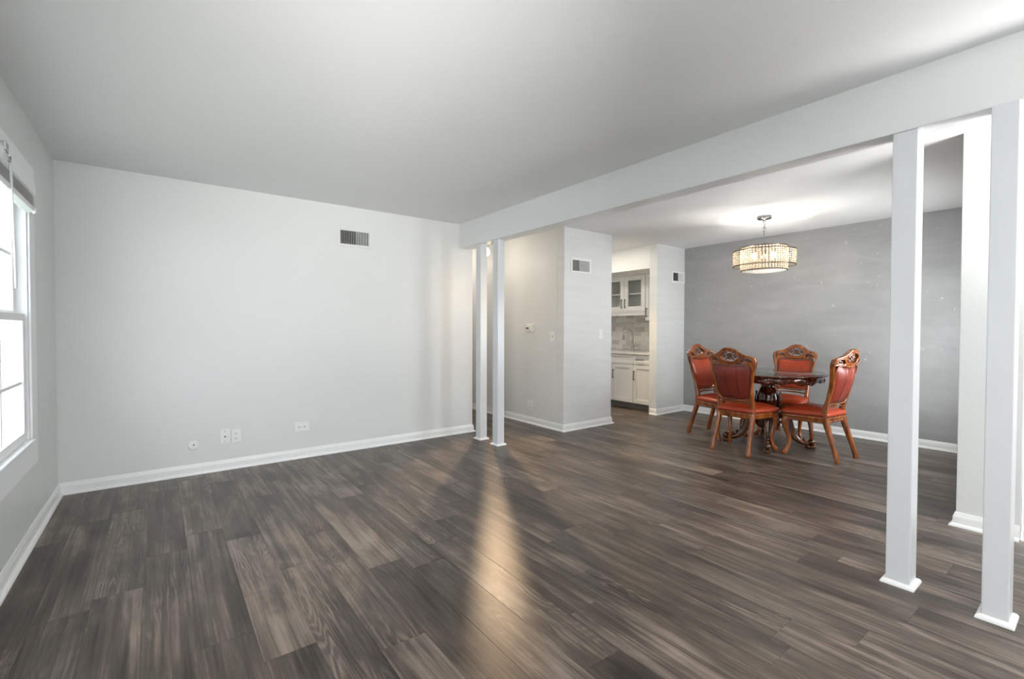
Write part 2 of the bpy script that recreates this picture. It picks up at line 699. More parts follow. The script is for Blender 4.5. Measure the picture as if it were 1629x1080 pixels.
def curve_mesh(loops, thick, bevel, res=2):
    """filled 2D outline with holes, thickness along local z, rounded edges"""
    cu = bpy.data.curves.new('outline', 'CURVE')
    cu.dimensions = '2D'
    cu.fill_mode = 'BOTH'
    cu.extrude = max(0.0, thick / 2 - bevel)
    cu.bevel_depth = bevel
    cu.bevel_resolution = res
    cu.offset = -bevel
    for pts in loops:
        sp = cu.splines.new('POLY')
        sp.points.add(len(pts) - 1)
        for p, q in zip(sp.points, pts):
            p.co = (q[0], q[1], 0, 1)
        sp.use_cyclic_u = True
    ob = bpy.data.objects.new('outline', cu)
    COL.objects.link(ob)
    dg = bpy.context.evaluated_depsgraph_get()
    me = bpy.data.meshes.new_from_object(ob.evaluated_get(dg))
    bpy.data.objects.remove(ob)
    bpy.data.curves.remove(cu)
    return me


def smooth_path(pts, per=6, closed=False):
    """Catmull-Rom through pts"""
    out = []
    n = len(pts)
    rng = range(n if closed else n - 1)
    for i in rng:
        g = (lambda k: pts[k % n]) if closed else (lambda k: pts[max(0, min(n - 1, k))])
        p0, p1, p2, p3 = g(i - 1), g(i), g(i + 1), g(i + 2)
        for j in range(per):
            t = j / per
            out.append(tuple(0.5 * (2 * b + (c - a) * t + (2 * a - 5 * b + 4 * c - d) * t * t + (3 * b - a - 3 * c + d) * t ** 3)
                             for a, b, c, d in zip(p0, p1, p2, p3)))
    if not closed:
        out.append(tuple(pts[-1]))
    return out


def smooth_shade(me, angle=0.7):
    for p in me.polygons:
        p.use_smooth = True
    try:
        me.set_sharp_from_angle(angle=angle)
    except Exception:
        pass


def copy_tree(o, parent=None):
    c = o.copy()
    COL.objects.link(c)
    if parent:
        c.parent = parent
        c.matrix_parent_inverse = o.matrix_parent_inverse.copy()
    for ch in list(o.children):
        copy_tree(ch, c)
    return c


# ------------------------------------------------------------------ dimensions
XL, YF, H = -0.5944, 4.6975, 2.44          # left wall, far wall, ceiling
XB, XB2, ZB = 2.80, 2.93, 2.16             # beam
XH, YK = 3.837, 4.028                      # hall side of the closet, kitchen-side wall face
XK1, XK2 = 4.683, 5.649                    # kitchen opening
XD = 6.3296                                # dining feature wall
XR, YR = 3.97, 0.62                        # white wall beside the posts
YB = -2.3                                  # rear wall
SEAM = 2.95

# ------------------------------------------------------------------ room shell
b = MB(); b.box(XL - 0.3, XD + 0.3, YB - 0.2, 7.2, H, H + 0.08)
struct('ceiling', b, 'ceiling_paint')

floor = empty_struct('floor')
b = MB(); b.box(XL - 0.2, XD + 0.3, YB - 0.2, 7.2, -0.08, -0.006)
b.build('subfloor', 'subfloor', floor)

# vinyl planks, each one an object
PW, PL, GAP = 0.1825, 1.22, 0.0007
plank_cache = {}


def plank_mesh(w, l):
    key = (round(w, 4), round(l, 4))
    if key not in plank_cache:
        m = MB()
        bv = 0.0009
        z0, z1 = -0.006, 0.0
        x, y = w / 2 - GAP / 2, l / 2 - GAP / 2
        vs = [(-x, -y, z0), (x, -y, z0), (x, y, z0), (-x, y, z0), (-x, -y, z1 - bv * 0.5), (x, -y, z1 - bv * 0.5), (x, y, z1 - bv * 0.5), (-x, y, z1 - bv * 0.5),
              (-x + bv, -y + bv, z1), (x - bv, -y + bv, z1), (x - bv, y - bv, z1), (-x + bv, y - bv, z1)]
        fs = [(0, 1, 5, 4), (1, 2, 6, 5), (2, 3, 7, 6), (3, 0, 4, 7), (4, 5, 9, 8), (5, 6, 10, 9), (6, 7, 11, 10), (7, 4, 8, 11), (8, 9, 10, 11)]
        m.add(vs, fs)
        plank_cache[key] = m.mesh('plank')
        plank_cache[key].materials.append(MATS['plank'])
    return plank_cache[key]


def plank_column(x0, w, y0, y1, shift):
    y = y0 - shift
    while y < y1 - 0.01:
        a, e = max(y, y0), min(y + PL, y1)
        if e - a > 0.03:
            o = bpy.data.objects.new('plank', plank_mesh(w, e - a))
            o.location = (x0 + w / 2, (a + e) / 2, 0)
            COL.objects.link(o)
            o.parent = floor
        y += PL


shifts = [0.1, 0.75, 0.42, 1.02, 0.22, 0.61, 0.9, 0.32, 1.12, 0.52]
x, i = XL - 0.02, 0
while x < SEAM - 0.02:
    w = min(PW, SEAM - 0.008 - x)
    plank_column(x, w, YB - 0.05, YF + (0.05 if x < 2.9 else 0.0), shifts[(i * 3) % 10] + 0.03 * (i % 4))
    x += PW; i += 1
x, i = SEAM + 0.004, 0
while x < XD + 0.03:
    w = min(PW, XD + 0.03 - x)
    if x < 3.85:
        y0, y1 = YB - 0.05, 6.75
    elif x < 4.62:
        y0, y1 = (YB - 0.05 if x < 3.97 else 0.55), YK + 0.05
    elif x < 5.86:
        y0, y1 = 0.55, 6.25
    else:
        y0, y1 = 0.55, YK + 0.05
    plank_column(x, w, y0, y1, shifts[(i * 7 + 4) % 10] + 0.04 * (i % 3))
    x += PW; i += 1
b = MB(); b.bevel_box(SEAM - 0.001, SEAM + 0.0045, YB, YF - 0.03, -0.006, 0.0016, 0.0006)
b.build('transition_strip', 'toe_kick_grey', floor)

# walls
b = MB(); b.box(XL - 0.14, 2.977, YF, YF + 0.12, 0, H)
struct('wall_far', b, 'wall_paint')
b = MB(); b.box(2.857, 2.977, YF + 0.12, 6.75, 0, H)
struct('wall_hall_left', b, 'wall_paint')
b = MB(); b.box(2.857, 3.95, 6.75, 6.87, 0, H)
struct('wall_hall_end', b, 'wall_paint')

# closet block: its hall side and its dining side carry different paint sheens
b = MB(); b.box(XH, XH + 0.1, YK + 0.12, 6.75, 0, H)
struct('wall_hall_right', b, 'wall_paint')
b = MB(); b.bevel_box(XH, XK1, YK, YK + 0.12, -0.01, H + 0.01, 0.004)
struct('wall_closet', b, 'streaked_paint')
b = MB(); b.box(XK1 - 0.1, XK1, YK + 0.12, 6.3, 0, H)
struct('wall_kitchen_left', b, 'wall_paint')
b = MB(); b.bevel_box(XK2, XD + 0.12, YK, YK + 0.126, -0.01, H + 0.01, 0.003)
struct('wall_kitchen_stub', b, 'streaked_paint')
b = MB(); b.box(XK1 - 0.1, XD + 0.2, 6.3, 6.4, 0, H)
struct('wall_kitchen_end', b, 'wall_paint')
b = MB(); b.box(XK2, XD + 0.1, YK + 0.126, 6.3, 2.105, H + 0.01)
struct('wall_kitchen_soffit', b, 'kitchen_white')
b = MB(); b.box(XD, XD + 0.12, 0.45, YK, 0, H)
struct('wall_dining', b, 'grey_paint')
SX0, SX1, SZ0, SZ1 = 4.83, 5.89, 0.62, 1.68
b = MB(); b.box(XR + 0.16, SX0, YR - 0.14, YR, 0, H); b.box(SX1, XD + 0.12, YR - 0.14, YR, 0, H)
b.box(SX0, SX1, YR - 0.14, YR, 0, SZ0); b.box(SX0, SX1, YR - 0.14, YR, SZ1, H)
struct('wall_south', b, 'wall_paint')
w3 = empty_struct('added_dining_window', (SX0, YR - 0.09, SZ0))  # added window, hidden from the camera, framing the dining fill light
b = MB(); q = SX1 - SX0
b.box(0, 0.035, -0.03, 0.03, 0, q); b.box(q - 0.035, q, -0.03, 0.03, 0, q)
b.box(0.035, q - 0.035, -0.03, 0.03, 0, 0.035); b.box(0.035, q - 0.035, -0.03, 0.03, q - 0.035, q); b.box(0.035, q - 0.035, -0.02, 0.02, q / 2 - 0.015, q / 2 + 0.015)
b.build('window_frame', 'window_white', w3)
b = MB(); b.box(0.035, q - 0.035, -0.003, 0.003, 0.035, q - 0.035)
b.build('pane', 'pane_glass', w3)
# white wall beside the posts, with a flush door further along
b = MB(); b.bevel_box(XR, XR + 0.16, 0.345, YR, -0.01, H + 0.01, 0.004); b.box(XR, XR + 0.16, -0.56, 0.345, 2.07, H)
b.box(XR, XR + 0.16, YB, -0.56, 0, H)
struct('wall_right', b, 'wall_paint')
d1 = empty_struct('door_1', (XR + 0.02, -0.1075, 0))
b = MB(); b.box(0, 0.035, -0.445, 0.445, 0.012, 2.06)
b.build('door_slab', 'trim_white', d1)
b = MB(); b.tube([(0, 0, 0), (-0.03, 0, 0)], [0.012, 0.010], 12); b.blob((-0.045, 0, 0), (0.022, 0.026, 0.026))
b.build('door_knob', 'brushed_nickel', d1, (0, -0.38, 0.95))
b = MB(); b.box(-0.02, 0.14, -0.4525, 0.4525, 0, 0.010)
b.build('door_threshold', 'trim_white', d1)
# behind the camera
b = MB()
b.box(XL - 0.14, 0.2, YB - 0.14, YB, 0, H); b.box(1.6, XR + 0.16, YB - 0.14, YB, 0, H)
b.box(0.2, 1.6, YB - 0.14, YB, 2.1, H); b.box(0.2, 1.6, YB - 0.14, YB, 0, 0.7)
struct('wall_rear', b, 'wall_paint')

# left wall around the window
WY0, WY1, WZ0, WZ1 = 2.40, 3.80, 0.565, 2.06
XW = XL + 0.012
b = MB()
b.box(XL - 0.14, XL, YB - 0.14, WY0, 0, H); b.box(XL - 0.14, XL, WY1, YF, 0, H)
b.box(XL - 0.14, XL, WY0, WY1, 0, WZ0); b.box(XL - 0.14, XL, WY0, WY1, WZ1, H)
struct('wall_left', b, 'shaded_wall_paint')

w1 = empty_struct('window_1', (XL, WY1, 0))


def wbox(name, mat, x0, x1, y0, y1, z0, z1, bev=0.0, parent=w1):
    m = MB()
    ox, oy = XL, WY1
    if bev:
        m.bevel_box(x0 - ox, x1 - ox, y0 - oy, y1 - oy, z0, z1, bev)
    else:
        m.box(x0 - ox, x1 - ox, y0 - oy, y1 - oy, z0, z1)
    return m.build(name, mat, parent)


CW = 0.14
wbox('casing', 'window_white', XL, XW, WY1, WY1 + CW, WZ0 - CW, WZ1 + 0.11, 0.003)
wbox('casing', 'window_white', XL, XW, WY0 - CW, WY0, WZ0 - CW, WZ1 + 0.11, 0.003)
wbox('casing', 'window_white', XL, XW, WY0, WY1, WZ0 - CW, WZ0, 0.003)
wbox('casing', 'window_white', XL, XW, WY0, WY1, WZ1, WZ1 + 0.11, 0.003)
wbox('sill', 'window_white', XL - 0.13, XW + 0.012, WY0, WY1 - 0.004, WZ0 - 0.004, WZ0 + 0.02, 0.004)
wbox('jamb', 'window_white', XL - 0.13, XL, WY1 - 0.012, WY1, WZ0, WZ1)
wbox('jamb', 'window_white', XL - 0.13, XL, WY0, WY0 + 0.012, WZ0, WZ1)
wbox('jamb_head', 'window_white', XL - 0.13, XL, WY0, WY1, WZ1 - 0.012, WZ1)


def sash(name, xf, z0, z1, th=0.032, st=0.055, rail_lo=0.05, rail_hi=0.04, muntin_z=()):
    y0, y1 = WY0 + 0.013, WY1 - 0.013
    m = MB()
    ox, oy = XL, WY1
    bb = lambda a, b_, c, d, e, f: m.bevel_box(a - ox, b_ - ox, c - oy, d - oy, e, f, 0.003)
    bb(xf - th, xf, y1 - st, y1, z0, z1); bb(xf - th, xf, y0, y0 + st, z0, z1)
    bb(xf - th, xf, y0 + st, y1 - st, z0, z0 + rail_lo); bb(xf - th, xf, y0 + st, y1 - st, z1 - rail_hi, z1)
    s = m.build(name, 'window_white', w1)
    g = MB()
    g.box(xf - th * 0.55 - ox, xf - th * 0.45 - ox, y0 + st - oy, y1 - st - oy, z0 + rail_lo, z1 - rail_hi)
    g.build('pane', 'pane_glass', s)
    for z in muntin_z:
        q = MB(); q.bevel_box(xf - th * 0.8 - ox, xf - th * 0.3 - ox, y0 + st - oy, y1 - st - oy, z - 0.009, z + 0.009, 0.002)
        q.build('muntin', 'window_white', s)
    for k in (1, 2):
        yy = y0 + st + (y1 - y0 - 2 * st) * k / 3
        q = MB(); q.bevel_box(xf - th * 0.78 - ox, xf - th * 0.32 - ox, yy - 0.009 - oy, yy + 0.009 - oy, z0 + rail_lo, z1 - rail_hi, 0.002)
        q.build('muntin', 'window_white', s)
    return s


sash('lower_sash', XL - 0.010, WZ0 + 0.02, 1.305, muntin_z=(0.915,))
sash('upper_sash', XL - 0.046, 1.27, WZ1 - 0.012, muntin_z=(1.635,))

# added rear window, unseen behind the camera, letting in fill daylight
w2 = empty_struct('added_rear_window', (0.9, YB - 0.07, 0))
b = MB()
for xx in (-0.7, -0.03, 0.64):
    b.box(xx, xx + 0.06, -0.03, 0.03, 0.7, 2.1)
b.box(-0.64, 0.64, -0.03, 0.03, 2.04, 2.1); b.box(-0.64, 0.64, -0.03, 0.03, 0.7, 0.76)
b.build('window_frame', 'window_white', w2)
b = MB(); b.box(-0.64, 0.64, -0.003, 0.003, 0.76, 2.04)
b.build('pane', 'pane_glass', w2)

# beam
b = MB(); b.bevel_box(XB, XB2, YB, YF + 0.002, ZB, H + 0.01, 0.004)
struct('trim_beam', b, 'beam_paint')

# baseboards: ogee board plus shoe moulding
BB = [(0, 0), (0.0125, 0), (0.0125, 0.058), (0.0105, 0.066), (0.0075, 0.074), (0.005, 0.084), (0.003, 0.088), (0, 0.088)]
SHOE = [(0.0125, 0), (0.030, 0), (0.030, 0.004), (0.0275, 0.011), (0.023, 0.016), (0.017, 0.019), (0.0125, 0.020)]


def base_run(m_b, m_s, p, q, nrm, e0=0.0, e1=0.0):
    """p->q along the wall foot, nrm points into the room; e0/e1: mitre (+1 outer corner, -1 inner corner)"""
    p, q, nrm = Vector((*p, 0)), Vector((*q, 0)), Vector((*nrm, 0))
    t = (q - p).normalized()
    for prof, m in ((BB, m_b), (SHOE, m_s)):
        n = len(prof)
        A = [p + nrm * d - t * (d * e0) + Vector((0, 0, z)) for d, z in prof]
        B = [q + nrm * d + t * (d * e1) + Vector((0, 0, z)) for d, z in prof]
        m.add(A + B, [(k, (k + 1) % n, n + (k + 1) % n, n + k) for k in range(n)] + [tuple(range(n))[::-1], tuple(range(n, 2 * n))])


def baseboard(name, runs):
    mb_, ms_ = MB(), MB()
    for r in runs:
        base_run(mb_, ms_, *r)
    o = struct(name, mb_, 'trim_white')
    ms_.build('shoe_moulding', 'trim_white', o)


baseboard('baseboard_far', [((XL, YF), (2.977, YF), (0, -1), -1, 1), ((2.977, YF), (2.977, 6.75), (1, 0), 1, -1)])
baseboard('baseboard_left', [((XL, YB), (XL, YF), (1, 0), 0, -1)])
baseboard('baseboard_hall', [((XH, 6.75), (XH, YK), (-1, 0), -1, 1)])
baseboard('baseboard_hall_end', [((2.977, 6.75), (XH, 6.75), (0, -1), -1, -1)])
baseboard('baseboard_closet', [((XH, YK), (XK1, YK), (0, -1), 1, 1), ((XK1, YK), (XK1, 6.3), (1, 0), 1, 0)])
baseboard('baseboard_kitchen_stub', [((XK2, YK + 0.10), (XK2, YK), (-1, 0), 0, 1), ((XK2, YK), (XD, YK), (0, -1), 1, -1)])
baseboard('baseboard_dining', [((XD, YK), (XD, YR), (-1, 0), -1, -1)])
baseboard('baseboard_right', [((XR, YR), (XR, 0.347), (-1, 0), 1, 0), ((XR + 0.16, YR), (XR, YR), (0, 1), 0, 1)])
baseboard('baseboard_south', [((XD, YR), (XR + 0.16, YR), (0, 1), -1, 0)])

# posts
SHOE_P = [(0, 0), (0.018, 0), (0.018, 0.005), (0.0155, 0.012), (0.011, 0.017), (0.005, 0.020), (0, 0.020)]


def post(label, x0, y0, dx=0.086, dy=0.093):
    t = thing('post', label, 'post', (x0 + dx / 2, y0 + dy / 2, 0), 0, 'white posts under the beam')
    m = MB(); m.bevel_box(-dx / 2, dx / 2, -dy / 2, dy / 2, 0.0, ZB, 0.0035)
    m.build('shaft', 'post_paint', t)
    s = MB()
    c = [(-dx / 2, -dy / 2), (dx / 2, -dy / 2), (dx / 2, dy / 2), (-dx / 2, dy / 2)]
    sg = [(-1, -1), (1, -1), (1, 1), (-1, 1)]
    n = len(SHOE_P)
    vs = [(cx + sx * d, cy + sy * d, z) for (cx, cy), (sx, sy) in zip(c, sg) for d, z in SHOE_P]
    fs = [(k * n + j, ((k + 1) % 4) * n + j, ((k + 1) % 4) * n + (j + 1) % n, k * n + (j + 1) % n) for k in range(4) for j in range(n)]
    s.add(vs, fs)
    s.build('base_moulding', 'trim_white', t)
    return t


post('slim white square post nearest the hall, first beside the far wall end', XB + 0.015, 4.275)
post('slim white square post beside the hall, second from the far wall end', XB + 0.015, 3.950)
post('white square post standing alone between the dining chairs and the white wall', XB + 0.008, 0.592, 0.11)
post('white square post nearest the camera, standing right before the white wall and door', XB - 0.022, 0.268, 0.11, 0.082)

# outside the window: a white board fence on a lawn
b = MB(); b.box(-9, XL - 0.14, -3, 12, -0.4, -0.3)
struct('ground', b, 'lawn')
fe = thing('fence', 'white vertical board fence outside the window', 'fence', (-2.2, 6.0, -0.3))
for k in range(16):
    m = MB(); m.bevel_box(-0.012, 0.012 + 0.004 * (k % 2), k * 0.15 - 1.2, k * 0.15 - 1.2 + 0.142, 0, 1.9, 0.003)
    m.build('board', 'fence_white', fe)
m = MB(); m.box(-0.05, -0.012, -1.2, 1.2, 0.4, 0.48); m.box(-0.05, -0.012, -1.2, 1.2, 1.4, 1.48)
m.build('rail', 'fence_white', fe)

# mini blind pulled up
bl = thing('window_blind', 'white mini blind pulled up in a stack at the top of the window', 'blind', (XW, 3.66, 1.86))
L0 = -1.32
b = MB(); b.bevel_box(0.002, 0.048, L0, 0, 0.095, 0.165, 0.004)
b.build('headrail', 'window_white', bl)
b = MB()
for k in range(9):
    z = 0.030 + k * 0.0068
    yy = random.uniform(-0.004, 0)
    pts = [(0.004, 0.0), (0.024, 0.0022), (0.044, 0.0), (0.044, 0.0008), (0.024, 0.003), (0.004, 0.0008)]
    b.prism(pts, lambda p, t, z=z: (p[0], t, z + p[1]), L0 + 0.01, -0.006 + yy)
b.build('slat_stack', 'slat_grey', bl, kind='stuff')
b = MB(); b.bevel_box(0.002, 0.048, L0, -0.002, 0.0, 0.026, 0.004)
b.build('bottom_rail', 'window_white', bl)
b = MB(); b.tube([(0.052, -0.575, 0.12), (0.054, -0.555, -0.15), (0.055, -0.525, -0.45)], [0.0045, 0.0045, 0.005], 8, up=(1, 0, 0))
b.build('tilt_wand', 'window_white', bl)
b = MB(); b.bevel_box(0.0, 0.053, -0.66, -0.60, 0.150, 0.19, 0.004); b.tube([(0.05, -0.63, 0.15), (0.06, -0.625, 0.13), (0.054, -0.60, 0.115)], 0.005, 8, up=(1, 0, 0))
b.build('bracket', 'chrome', bl)
b = MB(); b.tube([(0.05, -0.05, 0.02), (0.05, -0.05, -0.012)], [0.006, 0.008], 10)
b.build('end_button', 'window_white', bl)


# ------------------------------------------------------------------ wall fittings
def vent(label, loc, w, h, rz, n, fw=0.028, mat='grille_white', ang=0.6, split=None, frame_mat='wall_paint', duct='duct_dark'):
    """wall register; local x to the right, local y out of the wall, origin at the grille centre"""
    t = thing('air_vent', label, 'vent', loc, rz)
    m = MB()
    y1 = 0.007
    m.bevel_box(-w / 2 - fw, -w / 2, 0, y1, -h / 2 - fw, h / 2 + fw, 0.002)
    m.bevel_box(w / 2, w / 2 + fw, 0, y1, -h / 2 - fw, h / 2 + fw, 0.002)
    m.bevel_box(-w / 2, w / 2, 0, y1, h / 2, h / 2 + fw, 0.002)
    m.bevel_box(-w / 2, w / 2, 0, y1, -h / 2 - fw, -h / 2, 0.002)
    m.build('frame', frame_mat, t)
    m = MB(); m.box(-w / 2, w / 2, 0.0005, 0.0015, -h / 2, h / 2)
    m.build('duct_opening', duct, t)
    m = MB()
    for k in range(n):
        x = -w / 2 + w * (k + 0.5) / n
        a = ang if (split is None or x < split) else -ang
        dx, th = 0.006 * math.sin(a), 0.0008
        pts = [(x - dx - th, 0.002), (x - dx + th, 0.002), (x + dx + th, 0.009), (x + dx - th, 0.009)]
        m.prism(pts, lambda p, z: (p[0], p[1], z), -h / 2, h / 2)
    m.build('louvre_grille', mat, t, kind='stuff')
    return t


vent('air vent with dark vertical louvres high on the long far wall', (1.581, YF, 2.134), 0.288, 0.132, PI, 17, ang=-0.40, split=0.0)
vent('air vent with pale louvres on the closet wall by the kitchen', (4.115, YK, 1.996), 0.29, 0.130, PI, 15, ang=-0.45, split=0.03, frame_mat='trim_white', duct='toe_kick_grey')
vent('small square air vent with dark louvres beside the grey wall', (6.165, YK, 2.0), 0.27, 0.118, PI, 13, ang=-0.6, split=0.02, frame_mat='trim_white')


def plate(name, label, loc, w, h, rz, cat, round_=False):
    t = thing(name, label, cat, loc, rz)
    m = MB()
    if round_:
        pr = [(0.0, 0.0075), (w * 0.30, 0.0075), (w * 0.42, 0.006), (w * 0.5, 0.0025), (w * 0.5, 0)]
        n = 32
        vs = [(r * math.cos(2 * PI * k / n), z, r * math.sin(2 * PI * k / n)) for k in range(n) for r, z in pr]
        q = len(pr)
        m.add(vs, [(k * q + j, ((k + 1) % n) * q + j, ((k + 1) % n) * q + j + 1, k * q + j + 1) for k in range(n) for j in range(q - 1)], True)
    else:
        m.bevel_box(-w / 2, w / 2, 0, 0.006, -h / 2, h / 2, 0.002)
    m.build('plate', 'plate_white', t)
    return t


def dark(t, name, boxes, mat='dark_slot'):
    m = MB()
    for x0, x1, y1, z0, z1 in boxes:
        m.box(x0, x1, 0.004, y1, z0, z1)
    return m.build(name, mat, t)


def receptacle(t, cx, cz, vertical_slots=True):
    m = MB()
    m.bevel_box(cx - 0.017, cx + 0.017, 0.005, 0.0085, cz - 0.014, cz + 0.014, 0.0015)
    o = m.build('socket', 'plate_white', t)
    s = MB()
    if vertical_slots:
        s.box(cx - 0.008, cx - 0.0055, 0.0086, 0.0092, cz - 0.003, cz + 0.006)
        s.box(cx + 0.0055, cx + 0.008, 0.0086, 0.0092, cz - 0.003, cz + 0.006)
        s.box(cx - 0.0025, cx + 0.0025, 0.0086, 0.0092, cz - 0.010, cz - 0.006)
    else:
        s.box(cx - 0.003, cx + 0.006, 0.0086, 0.0092, cz - 0.008, cz - 0.0050)
        s.box(cx - 0.003, cx + 0.006, 0.0086, 0.0092, cz + 0.0050, cz + 0.008)
        s.box(cx - 0.011, cx - 0.006, 0.0086, 0.0092, cz - 0.0028, cz + 0.0028)
    s.build('slot', 'dark_slot', o, kind='stuff')


t = plate('cable_plate', 'round white cable cover plate low on the far wall', (0.222, YF, 0.245), 0.078, 0.078, PI, 'wall plate', True)
m = MB(); m.tube([(0, 0.006, 0), (0, 0.0095, 0)], [0.006, 0.005], 12); m.build('cable_hole', 'dark_slot', t, (-0.004, 0, 0.004))
t = plate('coax_plate', 'white coaxial wall plate with one dark jack', (0.450, YF, 0.290), 0.073, 0.122, PI, 'wall plate')
m = MB(); m.tube([(0, 0.006, 0), (0, 0.016, 0)], [0.006, 0.0055], 12); m.build('coax_jack', 'dark_slot', t, (0, 0, -0.002))
for z in (0.042, -0.042):
    m = MB(); m.tube([(0, 0.005, 0), (0, 0.0075, 0)], [0.0033, 0.0028], 10); m.build('screw', 'black_metal', t, (0, 0, z))
t = plate('outlet', 'white upright double outlet beside the coaxial plate', (0.533, YF, 0.286), 0.067, 0.112, PI, 'outlet')
receptacle(t, 0, 0.021); receptacle(t, 0, -0.021)
t = plate('outlet', 'white sideways double outlet alone low on the far wall', (1.072, YF, 0.296), 0.127, 0.085, PI, 'outlet')
receptacle(t, 0.022, 0, False); receptacle(t, -0.022, 0, False)
t = plate('outlet', 'white sideways double outlet low on the hall wall under the thermostat', (XH, 4.655, 0.261), 0.112, 0.08, PI / 2, 'outlet')
receptacle(t, 0.021, 0, False); receptacle(t, -0.021, 0, False)
t = plate('light_switch', 'white toggle light switch on the hall wall beside the thermostat', (XH, 4.228, 1.135), 0.075, 0.118, PI / 2, 'switch')
m = MB(); m.box(-0.006, 0.006, 0.006, 0.0072, -0.013, 0.013); m.build('toggle_slot', 'dark_slot', t)
m = MB(); m.tube([(0, 0.006, -0.002), (0, 0.020, 0.008)], [(0.0045, 0.005), (0.0035, 0.004)], 8); m.build('toggle', 'plate_white', t)
t = plate('light_switch', 'white rocker light switch on the closet wall next to the kitchen', (4.477, YK, 1.166), 0.073, 0.120, PI, 'switch')
m = MB(); m.bevel_box(-0.016, 0.016, 0.005, 0.010, -0.034, 0.034, 0.002); m.build('rocker', 'plate_white', t)
t = thing('thermostat', 'small white thermostat with dark lever on the hall wall', 'thermostat', (XH, 4.637, 1.240), PI / 2)
m = MB(); m.bevel_box(-0.072, 0.072, 0, 0.024, -0.055, 0.055, 0.004); m.build('housing', 'plate_white', t)
m = MB(); m.bevel_box(-0.064, 0.03, 0.0235, 0.032, -0.03, 0.048, 0.003); m.build('cover', 'plate_white', t)
m = MB(); m.bevel_box(0.012, 0.070, 0.022, 0.036, -0.012, 0.004, 0.003); m.build('lever', 'dark_slot', t)
m = MB()
for q in (-0.02, 0.0, 0.02):
    m.box(q - 0.003, q + 0.003, 0.024, 0.0255, -0.045, -0.039)
m.build('marking', 'black_metal', t)

# ------------------------------------------------------------------ hall lamp
t = thing('ceiling_lamp', 'lit bare bulb lamp on the hall ceiling behind the slim posts', 'lamp', (3.395, 5.0, H))
m = MB(); m.lathe([(0.0, 0.0), (0.062, 0.0), (0.060, -0.012), (0.03, -0.022), (0.012, -0.026), (0.012, -0.12), (0.021, -0.125), (0.021, -0.165), (0.0, -0.167)], 24)
m.build('lamp_stem', 'chrome', t)
m = MB(); m.lathe([(0.0, -0.16), (0.013, -0.165), (0.018, -0.185), (0.028, -0.205), (0.032, -0.23), (0.028, -0.252), (0.015, -0.266), (0.0, -0.27)], 20)
m.build('bulb', 'hall_bulb_glow', t)

# ------------------------------------------------------------------ kitchen seen through the opening
KX = 6.40
b = MB(); b.box(KX, KX + 0.1, YK + 0.126, 6.3, 0, H)
kw = struct('wall_kitchen', b, 'kitchen_white')
tcache = {}
tw, th_ = 0.150, 0.074
for r in range(8):
    z = 0.882 + r * (th_ + 0.002)
    y = YK + 0.16 - (0.076 if r % 2 else 0)
    while y < 5.75:
        if 'tile' not in tcache:
            m = MB(); m.bevel_box(-0.008, 0, 0, tw, 0, th_, 0.0015)
            tcache['tile'] = m.mesh('tile')
            tcache['tile'].materials.append(MATS['tile'])
        o = bpy.data.objects.new('tile', tcache['tile'])
        o.location = (KX, y, z)
        COL.objects.link(o)
        o.parent = kw
        y += tw + 0.002


def bar_handle(name, parent, loc, length, vertical=True):
    m = MB()
    h = length / 2
    ax = (lambda s, o: (-o, 0, s)) if vertical else (lambda s, o: (-o, s, 0))
    r = 0.0052
    up = (0, 1, 0) if vertical else (0, 0, 1)
    m.tube([ax(-h - 0.006, 0.03), ax(h + 0.006, 0.03)], r, 8, up=(1, 0, 0), square=True)
    for s in (-h + 0.004, h - 0.004):
        m.tube([ax(s, 0.0), ax(s, 0.03)], r * 0.9, 8, up=up, square=True)
    return m.build(name, 'black_metal', parent, loc)


def shaker(name, parent, x, y0, y1, z0, z1, rail=0.058, pane=False, th=0.02):
    """door or drawer front facing -x, local to its cabinet"""
    m = MB()
    bb = m.bevel_box
    bb(x, x + th, y0, y0 + rail, z0, z1, 0.0015); bb(x, x + th, y1 - rail, y1, z0, z1, 0.0015)
    bb(x, x + th, y0 + rail, y1 - rail, z0, z0 + rail, 0.0015); bb(x, x + th, y0 + rail, y1 - rail, z1 - rail, z1, 0.0015)
    if not pane:
        m.box(x + 0.011, x + th, y0 + rail - 0.002, y1 - rail + 0.002, z0 + rail - 0.002, z1 - rail + 0.002)
    o = m.build(name, 'kitchen_white', parent)
    if pane:
        g = MB(); g.box(x + 0.008, x + 0.011, y0 + rail - 0.002, y1 - rail + 0.002, z0 + rail - 0.002, z1 - rail + 0.002)
        g.build('pane', 'pane_glass', o)
    return o


FX = 5.775
# sink base cabinet
YA, YM, YE = 4.538, 4.945, 5.352


def base_cabinet(label, y0, y1):
    t = thing('base_cabinet', label, 'cabinet', (FX, (y0 + y1) / 2, 0))
    m = MB(); d = KX - FX; w = (y1 - y0) / 2
    m.box(0.021, d - 0.003, -w, w, 0.09, 0.838)
    m.build('body', 'kitchen_white', t)
    m = MB(); m.box(0.07, d - 0.003, -w, w, 0.0, 0.09)
    m.build('toe_kick', 'toe_kick_grey', t)
    return t, w


